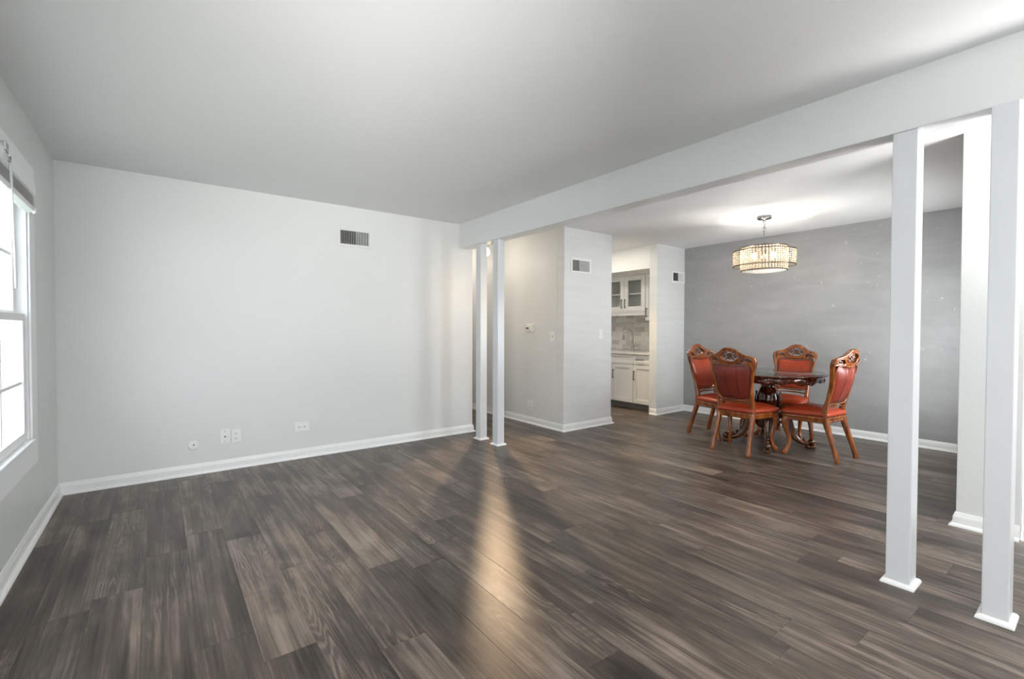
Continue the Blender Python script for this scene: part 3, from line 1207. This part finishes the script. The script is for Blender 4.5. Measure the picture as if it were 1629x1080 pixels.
t, w = base_cabinet('white sink base cabinet with two doors under the faucet', YA, YE)
shaker('drawer_front', t, 0, -w + 0.003, w - 0.003, 0.690, 0.832, 0.035)
for s, hy in ((-1, -0.03), (1, 0.03)):
    dd = shaker('door', t, 0, min(s * 0.002, s * (w - 0.003)), max(s * 0.002, s * (w - 0.003)), 0.098, 0.682)
    bar_handle('handle', dd, (0, hy, 0.52), 0.13)
t, w = base_cabinet('white base cabinet with one drawer over one door, half hidden by the wall end', YK + 0.13, YA - 0.002)
dd = shaker('drawer', t, 0, -w + 0.003, w - 0.003, 0.690, 0.832, 0.042)
bar_handle('handle', dd, (0, 0.06, 0.764), 0.13, False)
dd = shaker('door', t, 0, -w + 0.003, w - 0.003, 0.098, 0.682)
bar_handle('handle', dd, (0, w - 0.03, 0.52), 0.13)

m = MB(); m.bevel_box(FX - 0.02, KX - 0.009, YK + 0.128, 6.28, 0.840, 0.872, 0.003)
o = m.build('worktop', 'quartz', None, label='pale quartz worktop over the white base cabinets', category='worktop')

t = thing('faucet', 'nickel gooseneck kitchen faucet standing on the pale worktop', 'faucet', (6.20, 4.88, 0.872))
m = MB(); m.lathe([(0, 0), (0.027, 0), (0.027, 0.006), (0.022, 0.012), (0.021, 0.06), (0.024, 0.065), (0.024, 0.10), (0.016, 0.105), (0, 0.106)], 20)
m.build('base', 'brushed_nickel', t)
path = [(0, 0, 0.10), (0, 0, 0.24)] + [(-0.055 * (1 - math.cos(a)), 0.05 * (1 - math.cos(a)), 0.26 + 0.075 * math.sin(a)) for a in [PI * k / 12 for k in range(13)]]
path += [(-0.112, 0.102, 0.235)]
m = MB(); m.tube(path, 0.0125, 12, up=(0.7, 0.7, 0))
m.build('spout', 'brushed_nickel', t)
m = MB(); m.tube([(-0.112, 0.102, 0.24), (-0.117, 0.106, 0.18)], [0.015, 0.018], 12, up=(0.7, 0.7, 0))
m.build('spray_head', 'brushed_nickel', t)
m = MB(); m.tube([(0, -0.018, 0.082), (0, -0.045, 0.086), (-0.005, -0.058, 0.115), (-0.008, -0.062, 0.15)], [0.012, 0.010, 0.007, 0.006], 10, up=(1, 0, 0))
m.build('lever', 'brushed_nickel', t)

# wall cabinets
UX = 6.07


def wall_cabinet(label, y0, y1, z0, z1, glass):
    t = thing('wall_cabinet', label, 'cabinet', (UX, (y0 + y1) / 2, z0))
    d, w, h = KX - UX, (y1 - y0) / 2, z1 - z0
    m = MB()
    if glass:
        x0 = 0.021
        m.box(x0, d - 0.003, -w, -w + 0.018, 0, h); m.box(x0, d - 0.003, w - 0.018, w, 0, h)
        m.box(x0, d - 0.003, -w + 0.018, w - 0.018, 0, 0.018); m.box(x0, d - 0.003, -w + 0.018, w - 0.018, h - 0.018, h)
        m.box(d - 0.015, d - 0.003, -w + 0.018, w - 0.018, 0.018, h - 0.018); m.box(x0, x0 + 0.018, -0.02, 0.02, 0.018, h - 0.018)
    else:
        m.box(0.021, d - 0.003, -w, w, 0, h)
    m.build('body', 'kitchen_white', t)
    if glass:
        m = MB(); m.bevel_box(0.05, d - 0.016, -w + 0.019, w - 0.019, 0.275, 0.293, 0.002)
        m.build('shelf', 'kitchen_white', t)
    return t, w, h


t, w, h = wall_cabinet('white glass-fronted wall cabinet above the sink', 4.545, 5.375, 1.515, 2.088, True)
for s, hy in ((-1, -0.035), (1, 0.035)):
    dd = shaker('door', t, 0, min(s * 0.002, s * (w - 0.003)), max(s * 0.002, s * (w - 0.003)), 0.003, h - 0.003, 0.075, True)
    bar_handle('handle', dd, (0, hy, 0.125), 0.13)
m = MB(); m.bevel_box(0.004, 0.03, -w, w, -0.07, -0.001, 0.004); m.bevel_box(-0.008, 0.03, -w, w, -0.022, -0.002, 0.004)
m.build('light_rail', 'kitchen_white', t)
m = MB(); m.prism([(0.03, 0), (0, 0), (-0.004, 0.003), (-0.02, 0.012), (-0.025, 0.0165), (0.03, 0.0165)], lambda p, q: (p[0], q, h + 0.0 + p[1]), -w, w)
m.build('crown_moulding', 'kitchen_white', t)
t, w, h = wall_cabinet('tall narrow white wall cabinet reaching lower than the glass one', YK + 0.13, 4.541, 1.362, 2.088, False)
dd = shaker('door', t, 0, -w + 0.003, w - 0.003, 0.003, h - 0.003)
bar_handle('handle', dd, (0, w - 0.035, 0.125), 0.13)
m = MB(); m.prism([(0.03, 0), (0, 0), (-0.004, 0.003), (-0.02, 0.012), (-0.025, 0.0165), (0.03, 0.0165)], lambda p, q: (p[0], q, h + p[1]), -w, w)
m.build('crown_moulding', 'kitchen_white', t)

# ------------------------------------------------------------------ chandelier
CX, CY = 5.187, 2.355
t = thing('chandelier', 'tiered crystal drum chandelier hanging lit over the dining table', 'chandelier', (CX, CY, 0))
m = MB(); m.lathe([(0, 2.44), (0.07, 2.44), (0.071, 2.415), (0.066, 2.408), (0.02, 2.403), (0.013, 2.398), (0.013, 2.375), (0, 2.374)], 28)
m.build('canopy', 'dark_nickel', t)
m = MB()
m.tube([(0.0, 0, 2.376), (0.004, 0, 2.36), (0.012, 0, 2.348), (0.006, 0, 2.336), (-0.008, 0, 2.328), (-0.012, 0, 2.315), (-0.002, 0, 2.306)], 0.004, 8, up=(0, 1, 0))
ring = [(0.022 * math.cos(a), -0.022 * math.sin(a) * 0.7, 2.302 + 0.019 * math.sin(a)) for a in [2 * PI * k / 16 for k in range(17)]]
m.tube(ring, 0.0035, 8, up=(0, 1, 0.3))
m.build('hook', 'dark_nickel', t)
m = MB(); m.lathe([(0.0, 2.29), (0.006, 2.288), (0.0065, 2.12), (0.02, 2.115), (0.02, 1.93), (0.0, 1.928)], 14)
m.build('stem', 'dark_nickel', t)


def drum(name, r, z0, z1, nb, n):
    f = None
    for z, nm in ((z0, name), (z1, 'upper_rim')):
        m = MB()
        m.lathe([(r - 0.006, z - 0.004), (r + 0.006, z - 0.004), (r + 0.006, z + 0.004), (r - 0.006, z + 0.004), (r - 0.006, z - 0.004)], 56)
        f = f or m.build(name, 'bronze_rim', t)
        if nm == 'upper_rim':
            m.build(nm, 'bronze_rim', f)
    m = MB()
    for k in range(n):
        a = 2 * PI * k / n
        c, s = math.cos(a), math.sin(a)
        hgt = (z1 - z0 - 0.008) / nb
        wdt = PI * r / n * 0.74
        for j in range(nb):
            zc = z0 + 0.004 + hgt * (j + 0.5)
            hh = hgt * 0.47
            vs = []
            for (rr, tt, zz) in ((0, wdt, 0), (0, -wdt, 0), (0.006, 0, 0), (-0.006, 0, 0), (0, 0, hh), (0, 0, -hh)):
                vs.append(((r + rr) * c - tt * s, (r + rr) * s + tt * c, zc + zz))
            m.add(vs, [(0, 2, 4), (2, 1, 4), (1, 3, 4), (3, 0, 4), (2, 0, 5), (1, 2, 5), (3, 1, 5), (0, 3, 5)])
    m.build('crystal_strands', 'crystal', f, kind='stuff')
    return f


drum('outer_drum', 0.298, 1.909, 2.067, 7, 60)
drum('inner_drum', 0.223, 1.858, 2.107, 11, 46)
m = MB(); m.lathe([(0, 1.852), (0.214, 1.852), (0.214, 1.857), (0, 1.857)], 48)
m.build('diffuser', 'frosted', t)
m = MB()
for k in range(3):
    a = k * 2 * PI / 3 + 0.4
    m.tube([(0.015 * math.cos(a), 0.015 * math.sin(a), 1.97), (0.06 * math.cos(a), 0.06 * math.sin(a), 1.955), (0.1 * math.cos(a), 0.1 * math.sin(a), 1.965)], 0.005, 8)
for k in range(6):
    a = k * PI / 3
    m.tube([(0.02 * math.cos(a), 0.02 * math.sin(a), 2.107), (0.298 * math.cos(a), 0.298 * math.sin(a), 2.067)], 0.003, 6)
m.build('arm', 'bronze_rim', t)
for k in range(3):
    a = k * 2 * PI / 3 + 0.4
    m = MB(); m.lathe([(0, -0.035), (0.012, -0.033), (0.013, -0.015), (0.024, 0.005), (0.027, 0.025), (0.020, 0.045), (0, 0.055)], 16)
    m.build('bulb', 'bulb_glow', t, (0.1 * math.cos(a), 0.1 * math.sin(a), 2.0))

# ------------------------------------------------------------------ dining table
TX, TY, TZ = 5.165, 2.285, 0.775
t = thing('dining_table', 'round carved dark wood pedestal dining table under the chandelier', 'table', (TX, TY, 0))
R0 = 0.53
prof = [(0, TZ - 0.03), (R0 - 0.05, TZ - 0.03), (R0 - 0.02, TZ - 0.026), (R0 - 0.004, TZ - 0.014), (R0, TZ - 0.006), (R0 - 0.004, TZ), (R0 - 0.03, TZ + 0.001), (0, TZ + 0.001)]
n = 96
m = MB()
vs, fs = [], []
q = len(prof)
for k in range(n):
    a = 2 * PI * k / n
    sc_ = 1 + 0.016 * abs(math.cos(4 * a)) ** 0.6 - 0.008
    for r, z in prof:
        vs.append((r * sc_ * math.cos(a), r * sc_ * math.sin(a), z))
for k in range(n):
    for j in range(q - 1):
        fs.append((k * q + j, ((k + 1) % n) * q + j, ((k + 1) % n) * q + j + 1, k * q + j + 1))
m.add(vs, fs, True)
top = m.build('table_top', 'table_wood', t)
m = MB()
for k in range(64):     # carved rope edge
    a = 2 * PI * k / 64
    rr = R0 * (1 + 0.016 * abs(math.cos(4 * a)) ** 0.6 - 0.008) - 0.010
    m.blob((rr * math.cos(a), rr * math.sin(a), TZ - 0.007), (0.010, 0.018, 0.007), Matrix.Rotation(a + 0.5, 3, 'Z'), 6, 4)
m.build('carved_edge', 'table_wood', top, kind='stuff')
m = MB(); m.lathe([(0, TZ + 0.006), (R0 - 0.03, TZ + 0.006), (R0 - 0.026, TZ + 0.010), (R0 - 0.03, TZ + 0.014), (0, TZ + 0.014)], 72)
m.build('glass_top', 'table_glass', t)
m = MB()
n = 160
vs, fs = [], []
for k in range(n):
    a = 2 * PI * k / n
    w_ = abs(math.sin(4 * a))
    zb = TZ - 0.075 - 0.020 * w_ ** 2 - 0.006 * math.sin(20 * a)
    bulge = 0.010 * math.sin(24 * a)
    for r, z in ((R0 - 0.035, TZ - 0.03), (R0 - 0.028 + bulge * 0.4, TZ - 0.045), (R0 - 0.04 + bulge, (TZ - 0.045 + zb) / 2), (R0 - 0.05, zb), (R0 - 0.068, zb), (R0 - 0.07, TZ - 0.03)):
        vs.append((r * math.cos(a), r * math.sin(a), z))
for k in range(n):
    for j in range(5):
        fs.append((k * 6 + j, ((k + 1) % n) * 6 + j, ((k + 1) % n) * 6 + j + 1, k * 6 + j + 1))
m.add(vs, fs, True)
apron = m.build('carved_apron', 'table_wood', t)
m = MB()
for k in range(8):
    a = 2 * PI * (k + 0.5) / 8
    R = Matrix.Rotation(a, 3, 'Z')
    c = R @ Vector((R0 - 0.035, 0, TZ - 0.068))
    m.blob(c, (0.012, 0.028, 0.020), R, 8, 6)
    for s in (-1, 1):
        for u in (1, 2):
            c2 = R @ Vector((R0 - 0.035, s * 0.035 * u, TZ - 0.066 + 0.006 * u))
            m.blob(c2, (0.010, 0.020, 0.009), R @ Matrix.Rotation(s * 0.5, 3, 'X'), 8, 5)
m.build('leaf_carving', 'table_wood', apron, kind='stuff')
m = MB(); m.lathe([(0, 0.745), (0.16, 0.745), (0.16, 0.725), (0.12, 0.715), (0.085, 0.70), (0.075, 0.685), (0.088, 0.675), (0.090, 0.660), (0.072, 0.650), (0.066, 0.63), (0.080, 0.60),
                   (0.098, 0.56), (0.112, 0.50), (0.115, 0.46), (0.10, 0.42), (0.088, 0.40), (0.105, 0.385), (0.11, 0.36), (0.10, 0.34), (0.11, 0.32), (0.12, 0.22), (0.10, 0.19), (0.05, 0.17), (0.02, 0.14), (0, 0.135)], 36)
ped = m.build('pedestal', 'table_wood', t)
m = MB()
for k in range(8):   # acanthus leaves round the vase
    a = 2 * PI * k / 8
    R = Matrix.Rotation(a, 3, 'Z')
    pth = [R @ Vector(p) for p in ((0.098, 0, 0.40), (0.122, 0, 0.45), (0.124, 0, 0.50), (0.115, 0, 0.545), (0.125, 0, 0.565))]
    m.tube(pth, [(0.018, 0.006), (0.032, 0.008), (0.030, 0.008), (0.018, 0.007), (0.008, 0.006)], 8, up=R @ Vector((1, 0, 0)))
m.build('leaf_carving', 'table_wood', ped, kind='stuff')
for k in range(4):
    a = math.radians((32, 118, 204, 298)[k])
    R = Matrix.Rotation(a, 3, 'Z')
    m = MB()
    ctrl = [(0.085, 0, 0.36), (0.135, 0, 0.345), (0.175, 0, 0.29), (0.20, 0, 0.21), (0.235, 0, 0.13), (0.285, 0, 0.075), (0.335, 0, 0.055), (0.375, 0, 0.052)]
    rad = [(0.035, 0.05), (0.040, 0.045), (0.038, 0.048), (0.034, 0.044), (0.032, 0.038), (0.031, 0.031), (0.032, 0.027), (0.030, 0.024)]
    P = smooth_path(ctrl, 5)
    RR = smooth_path(rad, 5)
    m.tube([R @ Vector(p) for p in P], RR, 12, up=(0, 0, 1))
    m.blob(R @ Vector((0.125, 0, 0.385)), (0.035, 0.036, 0.03), R)
    lg = m.build('leg', 'table_leg_wood', t)
    m = MB()
    m.tube([R @ Vector(p) for p in ((0.345, 0, 0.020), (0.37, 0, 0.018), (0.405, 0, 0.017), (0.432, 0, 0.015))], [(0.030, 0.020), (0.036, 0.018), (0.036, 0.017), (0.024, 0.014)], 12, up=(0, 0, 1))
    m.blob(R @ Vector((0.400, 0, 0.066)), (0.036, 0.034, 0.034), R, 14, 9)
    for s in (-0.022, 0, 0.022):
        m.blob(R @ Vector((0.418, s, 0.022)), (0.022, 0.010, 0.017), R, 8, 6)
    m.build('paw_foot', 'table_leg_wood', lg)
    m = MB()    # carved leaf ridge along the top of the leg
    for j in range(7):
        u = 4 + j * 4
        p = Vector(P[u])
        m.blob(R @ (p + Vector((0.018, 0, 0.032))), (0.018, 0.018, 0.015), R @ Matrix.Rotation(0.7, 3, 'Y'), 8, 5)
    for s in (-1, 1):
        sp_ = [(0.125 + (0.04 - 0.0022 * j) * math.cos(0.55 * j), s * 0.042, 0.27 + (0.04 - 0.0022 * j) * math.sin(0.55 * j)) for j in range(14)]
        m.tube([R @ Vector(p) for p in sp_], 0.009, 7, up=R @ Vector((0, 1, 0)))
    m.build('scroll_carving', 'table_wood', lg, kind='stuff')


# ------------------------------------------------------------------ dining chairs
# local frame: feet of the rear legs at x = 0, the chair faces +x, y across, z up
def back_x(v):
    # rear line of the back: it leans back above the seat
    if v < 0.46:
        return 0.112
    q = (v - 0.46) / 0.6
    return 0.112 - 0.085 * q - 0.03 * q * q


def bend(u, v, w):
    """back plane (u across, v up, w forward) -> chair space"""
    k = min(1.0, max(0.0, (v - 0.5) / 0.25))
    return (back_x(v) + w + k * (0.8 * u * u - 0.045), u, v)


def half_loop(half):
    pts = smooth_path(half, 5)
    return pts + [(-a, b_) for a, b_ in pts[::-1] if abs(a) > 1e-6]


def pad_outline(s, tt, shrink=0.0):
    """s in -1..1, tt in 0..1 -> (u, v)"""
    lin = 0.150 + (0.189 - 0.150) * min(1, tt * 1.1)
    U = lin * (0.90 + 0.10 * (1 - abs(2 * tt - 1) ** 6)) - shrink
    vt = 0.868 + 0.026 * abs(s) ** 1.5 - 0.018 * max(0, abs(s) - 0.75) / 0.25 - shrink
    vb = 0.540 - 0.004 * (1 - s * s) + shrink + 0.014 * max(0, abs(s) - 0.8) / 0.2
    return (s * U, vb + tt * (vt - vb))


def pad_loop(shrink=0.0, n=14):
    L_ = [pad_outline(-1 + 2 * k / n, 0, shrink) for k in range(n)]
    L_ += [pad_outline(1, k / n, shrink) for k in range(n)]
    L_ += [pad_outline(1 - 2 * k / n, 1, shrink) for k in range(n)]
    L_ += [pad_outline(-1, 1 - k / n, shrink) for k in range(n)]
    return L_


def make_chair():
    t = thing('dining_chair', '', 'chair', (0, 0, 0), 0, 'carved red leather dining chairs')
    # --- carved back frame
    half = [(0.0, 0.498), (0.06, 0.496), (0.12, 0.490), (0.162, 0.490), (0.176, 0.53), (0.182, 0.62), (0.194, 0.72), (0.215, 0.81), (0.232, 0.88), (0.237, 0.925), (0.226, 0.956),
            (0.203, 0.969), (0.168, 0.977), (0.130, 0.990), (0.096, 1.011), (0.064, 1.035), (0.034, 1.047), (0.0, 1.050)]
    outer = half_loop(half)
    oval = [(0.086 * math.cos(a), 0.961 + 0.047 * math.sin(a)) for a in [2 * PI * k / 28 for k in range(28)]]
    side = smooth_path([(0.106, 0.915), (0.122, 0.944), (0.155, 0.956), (0.190, 0.950), (0.209, 0.930), (0.209, 0.906), (0.190, 0.910), (0.150, 0.914), (0.120, 0.906)], 4, True)
    side2 = [(-a, b_) for a, b_ in side[::-1]]
    me = curve_mesh([outer, pad_loop(-0.004), oval, side, side2], 0.042, 0.010)
    for v in me.vertices:
        v.co = Vector(bend(v.co.x, v.co.y, v.co.z))
    smooth_shade(me, 0.6)
    link('back_frame', me, 'chair_wood', t)
    # --- raised mouldings round the oval and the openings
    m = MB()
    for w in (0.020, -0.020):
        m.tube([bend(1.07 * a, 0.961 + (b_ - 0.961) * 1.12, w) for a, b_ in oval + oval[:1]], 0.0075, 8, up=(1, 0, 0))
        for sd in (side, side2):
            m.tube([bend(a, b_, w * 0.9) for a, b_ in sd + sd[:1]], 0.005, 6, up=(1, 0, 0))
        pl = pad_loop(-0.010)
        m.tube([bend(a, b_, w * 0.85) for a, b_ in pl + pl[:1]], 0.005, 6, up=(1, 0, 0))
    m.build('back_moulding', 'chair_wood', t)
    # --- pierced floral carving in the crest
    m = MB()

    def leaf(u, v, ln, wd, ang, th=0.007):
        R = Matrix.Rotation(ang, 3, 'X')
        c = bend(u, v, 0)
        m.blob(c, (th, ln, wd), R, 8, 6)
    for k in range(7):
        a = 2 * PI * k / 7
        leaf(0.020 * math.cos(a), 0.968 + 0.018 * math.sin(a), 0.015, 0.009, a, 0.010)
    m.blob(bend(0, 0.968, 0), (0.016, 0.010, 0.010))
    for s in (-1, 1):
        for (u, v, ln, an) in ((0.048, 0.978, 0.020, 0.5), (0.050, 0.955, 0.020, -0.4), (0.066, 0.966, 0.016, 0.0), (0.034, 0.940, 0.018, -0.7), (0.034, 0.996, 0.016, 0.8)):
            leaf(s * u, v, ln, 0.0085, s * an)
        for (u, v, ln, an) in ((0.125, 0.924, 0.022, 0.5), (0.150, 0.932, 0.022, 0.0), (0.176, 0.924, 0.022, -0.45), (0.150, 0.914, 0.024, 0.1), (0.188, 0.912, 0.016, -0.9)):
            leaf(s * u, v, ln, 0.009, s * an)
        m.tube([bend(s * q[0], q[1], 0) for q in smooth_path([(0.10, 0.918), (0.13, 0.935), (0.165, 0.940), (0.195, 0.922), (0.19, 0.906), (0.175, 0.910)], 4)], 0.005, 6, up=(1, 0, 0))
    leaf(0, 0.938, 0.030, 0.008, 0)
    m.build('crest_carving', 'carved_wood', t, kind='stuff')
    # --- leather back pad, front and rear face with two seams
    m = MB()
    S = sorted(set([round(-1 + 2 * k / 22, 4) for k in range(23)] + [round(c + d, 4) for c in (-0.34, 0.34) for d in (-0.05, -0.02, 0, 0.02, 0.05)]))
    T = [k / 20 for k in range(21)]
    for face in (1, -1):
        m = MB()
        vs, fs = [], []
        for s in S:
            for q in T:
                u, v = pad_outline(s, q, 0.002)
                hgt = 0.034 * max(0.0, 1 - abs(s) ** 3.2) ** 0.55 * max(0.0, 1 - abs(2 * q - 1) ** 3.2) ** 0.55
                if face < 0:
                    g = min(abs(s - 0.34), abs(s + 0.34))
                    hgt = hgt * 0.8 * (1 - 0.30 * math.exp(-(g / 0.03) ** 2))
                vs.append(bend(u, v, face * (0.004 + hgt)))
        nT = len(T)
        for i_ in range(len(S) - 1):
            for j in range(nT - 1):
                fs.append((i_ * nT + j, (i_ + 1) * nT + j, (i_ + 1) * nT + j + 1, i_ * nT + j + 1))
        m.add(vs, fs, True)
        pad = m.build('back_cushion' if face > 0 else 'rear_panel', 'red_leather' if face > 0 else 'shaded_red_leather', t)
    m = MB()
    pl = pad_loop(-0.004, 22)
    for w in (0.014, -0.014):
        for a, b_ in pl:
            m.blob(bend(a, b_, w), (0.0045, 0.0042, 0.0042), None, 6, 4)
    m.build('nail_trim', 'nail_brass', pad, kind='stuff')
    # --- rear legs: one sabre-shaped piece each, running up into the stile
    for s in (-1, 1):
        m = MB()
        ctrl = [(0.0, s * 0.182, 0.0), (0.004, s * 0.181, 0.03), (0.030, s * 0.177, 0.12), (0.070, s * 0.170, 0.24), (0.106, s * 0.168, 0.36), (0.116, s * 0.166, 0.46), (0.095, s * 0.168, 0.55), (0.073, s * 0.176, 0.64)]
        rad = [(0.020, 0.019), (0.020, 0.020), (0.016, 0.020), (0.018, 0.022), (0.021, 0.026), (0.021, 0.025), (0.016, 0.018), (0.008, 0.010)]
        m.tube(smooth_path(ctrl, 4), smooth_path(rad, 4), 12, up=(1, 0, 0), square=True)
        m.build('rear_leg', 'chair_wood', t)
    # --- front cabriole legs
    for s in (-1, 1):
        m = MB()
        d = Vector((0.80, s * 0.6, 0))
        base = Vector((0.405, s * 0.205, 0))
        ctrl = [(0.055, 0.0), (0.050, 0.022), (0.028, 0.055), (0.012, 0.11), (0.014, 0.17), (0.034, 0.24), (0.050, 0.30), (0.045, 0.345), (0.020, 0.39)]
        rad = [(0.017, 0.022), (0.021, 0.026), (0.018, 0.020), (0.016, 0.017), (0.018, 0.019), (0.022, 0.024), (0.028, 0.031), (0.032, 0.034), (0.030, 0.030)]
        pth = smooth_path([tuple(base + d * a + Vector((0, 0, z))) for a, z in ctrl], 4)
        m.tube(pth, smooth_path(rad, 4), 12, up=tuple(d))
        lg = m.build('front_leg', 'chair_wood', t)
        m = MB()
        for k, (a, z, r) in enumerate(((0.068, 0.335, 0.014), (0.074, 0.312, 0.012), (0.068, 0.288, 0.010), (0.058, 0.268, 0.007))):
            m.blob(base + d * a + Vector((0, 0, z)), (r, r * 0.8, r), Matrix.Rotation(s * 0.64, 3, 'Z'), 8, 6)
        m.build('knee_carving', 'carved_wood', lg, kind='stuff')
    # --- seat rail (serpentine front) and cushion
    def seat_half(k):
        return [(0.085, 0.0), (0.085, 0.10), (0.088, 0.172), (0.12, 0.186), (0.24, 0.216), (0.35, 0.244), (0.43, 0.258), (0.47, 0.250), (0.490, 0.20), (0.497, 0.12), (0.503, 0.05), (0.505, 0.0)]

    sh = smooth_path(seat_half(0), 4)
    loop = [(a, -b_) for a, b_ in sh] + [(a, b_) for a, b_ in sh[::-1] if abs(b_) > 1e-6]
    cx = 0.30
    n = len(loop)

    def ring(sc_, z, dx=0.0, wob=0.0):
        out = []
        for a, b_ in loop:
            zz = z
            if wob:
                zz -= wob * (0.5 + 0.5 * math.cos(b_ / 0.26 * PI)) * (1 if a > 0.46 else 0.0)
            out.append((cx + (a - cx) * sc_ + dx, b_ * sc_, zz))
        return out

    def rings_to(m, rs, closed_top=True):
        vs = [p for r in rs for p in r]
        fs = []
        for j in range(len(rs) - 1):
            for k in range(n):
                fs.append((j * n + k, j * n + (k + 1) % n, (j + 1) * n + (k + 1) % n, (j + 1) * n + k))
        fs.append(tuple(range(n))[::-1])
        fs.append(tuple((len(rs) - 1) * n + k for k in range(n)))
        m.add(vs, fs, True)

    m = MB()
    rings_to(m, [ring(0.93, 0.345, 0, 0.012), ring(0.97, 0.348, 0, 0.012), ring(0.985, 0.360, 0, 0.01), ring(0.97, 0.372), ring(1.0, 0.380), ring(1.01, 0.392), ring(0.99, 0.402), ring(0.95, 0.405)])
    m.build('seat_rail', 'chair_wood', t)
    m = MB()
    rs = [ring(0.985, 0.403), ring(1.012, 0.420), ring(1.008, 0.438)]
    for k in range(1, 9):
        q = k / 8
        rs.append(ring(1.0 * (1 - q) + 0.02, 0.438 + 0.052 * (1 - (1 - q) ** 2.6)))
    rings_to(m, rs)
    seat = m.build('seat_cushion', 'red_leather', t)
    m = MB()
    for a, b_ in loop[::1]:
        m.blob((cx + (a - cx) * 1.012, b_ * 1.012, 0.408), (0.0045, 0.0045, 0.0045), None, 6, 4)
    m.build('nail_trim', 'nail_brass', seat, kind='stuff')
    return t


chair = make_chair()
spots = [
    (4.495, 2.345, 0.0, 'carved red leather chair, its seamed back turned to the posts, overlapping another chair'),
    (5.115, 1.550, math.radians(84), 'carved red leather chair seen from its side, alone at the table end by the posts'),
    (5.185, 3.090, math.radians(-97), 'carved red leather chair nearest the kitchen, half behind another chair'),
    (5.985, 2.342, PI, 'carved red leather chair facing the room across the table, against the grey wall'),
]
for k, (x, y, a, lab) in enumerate(spots):
    c = chair if k == 0 else copy_tree(chair)
    c.location = (x, y, 0)
    c.rotation_euler = (0, 0, a)
    c['label'] = lab
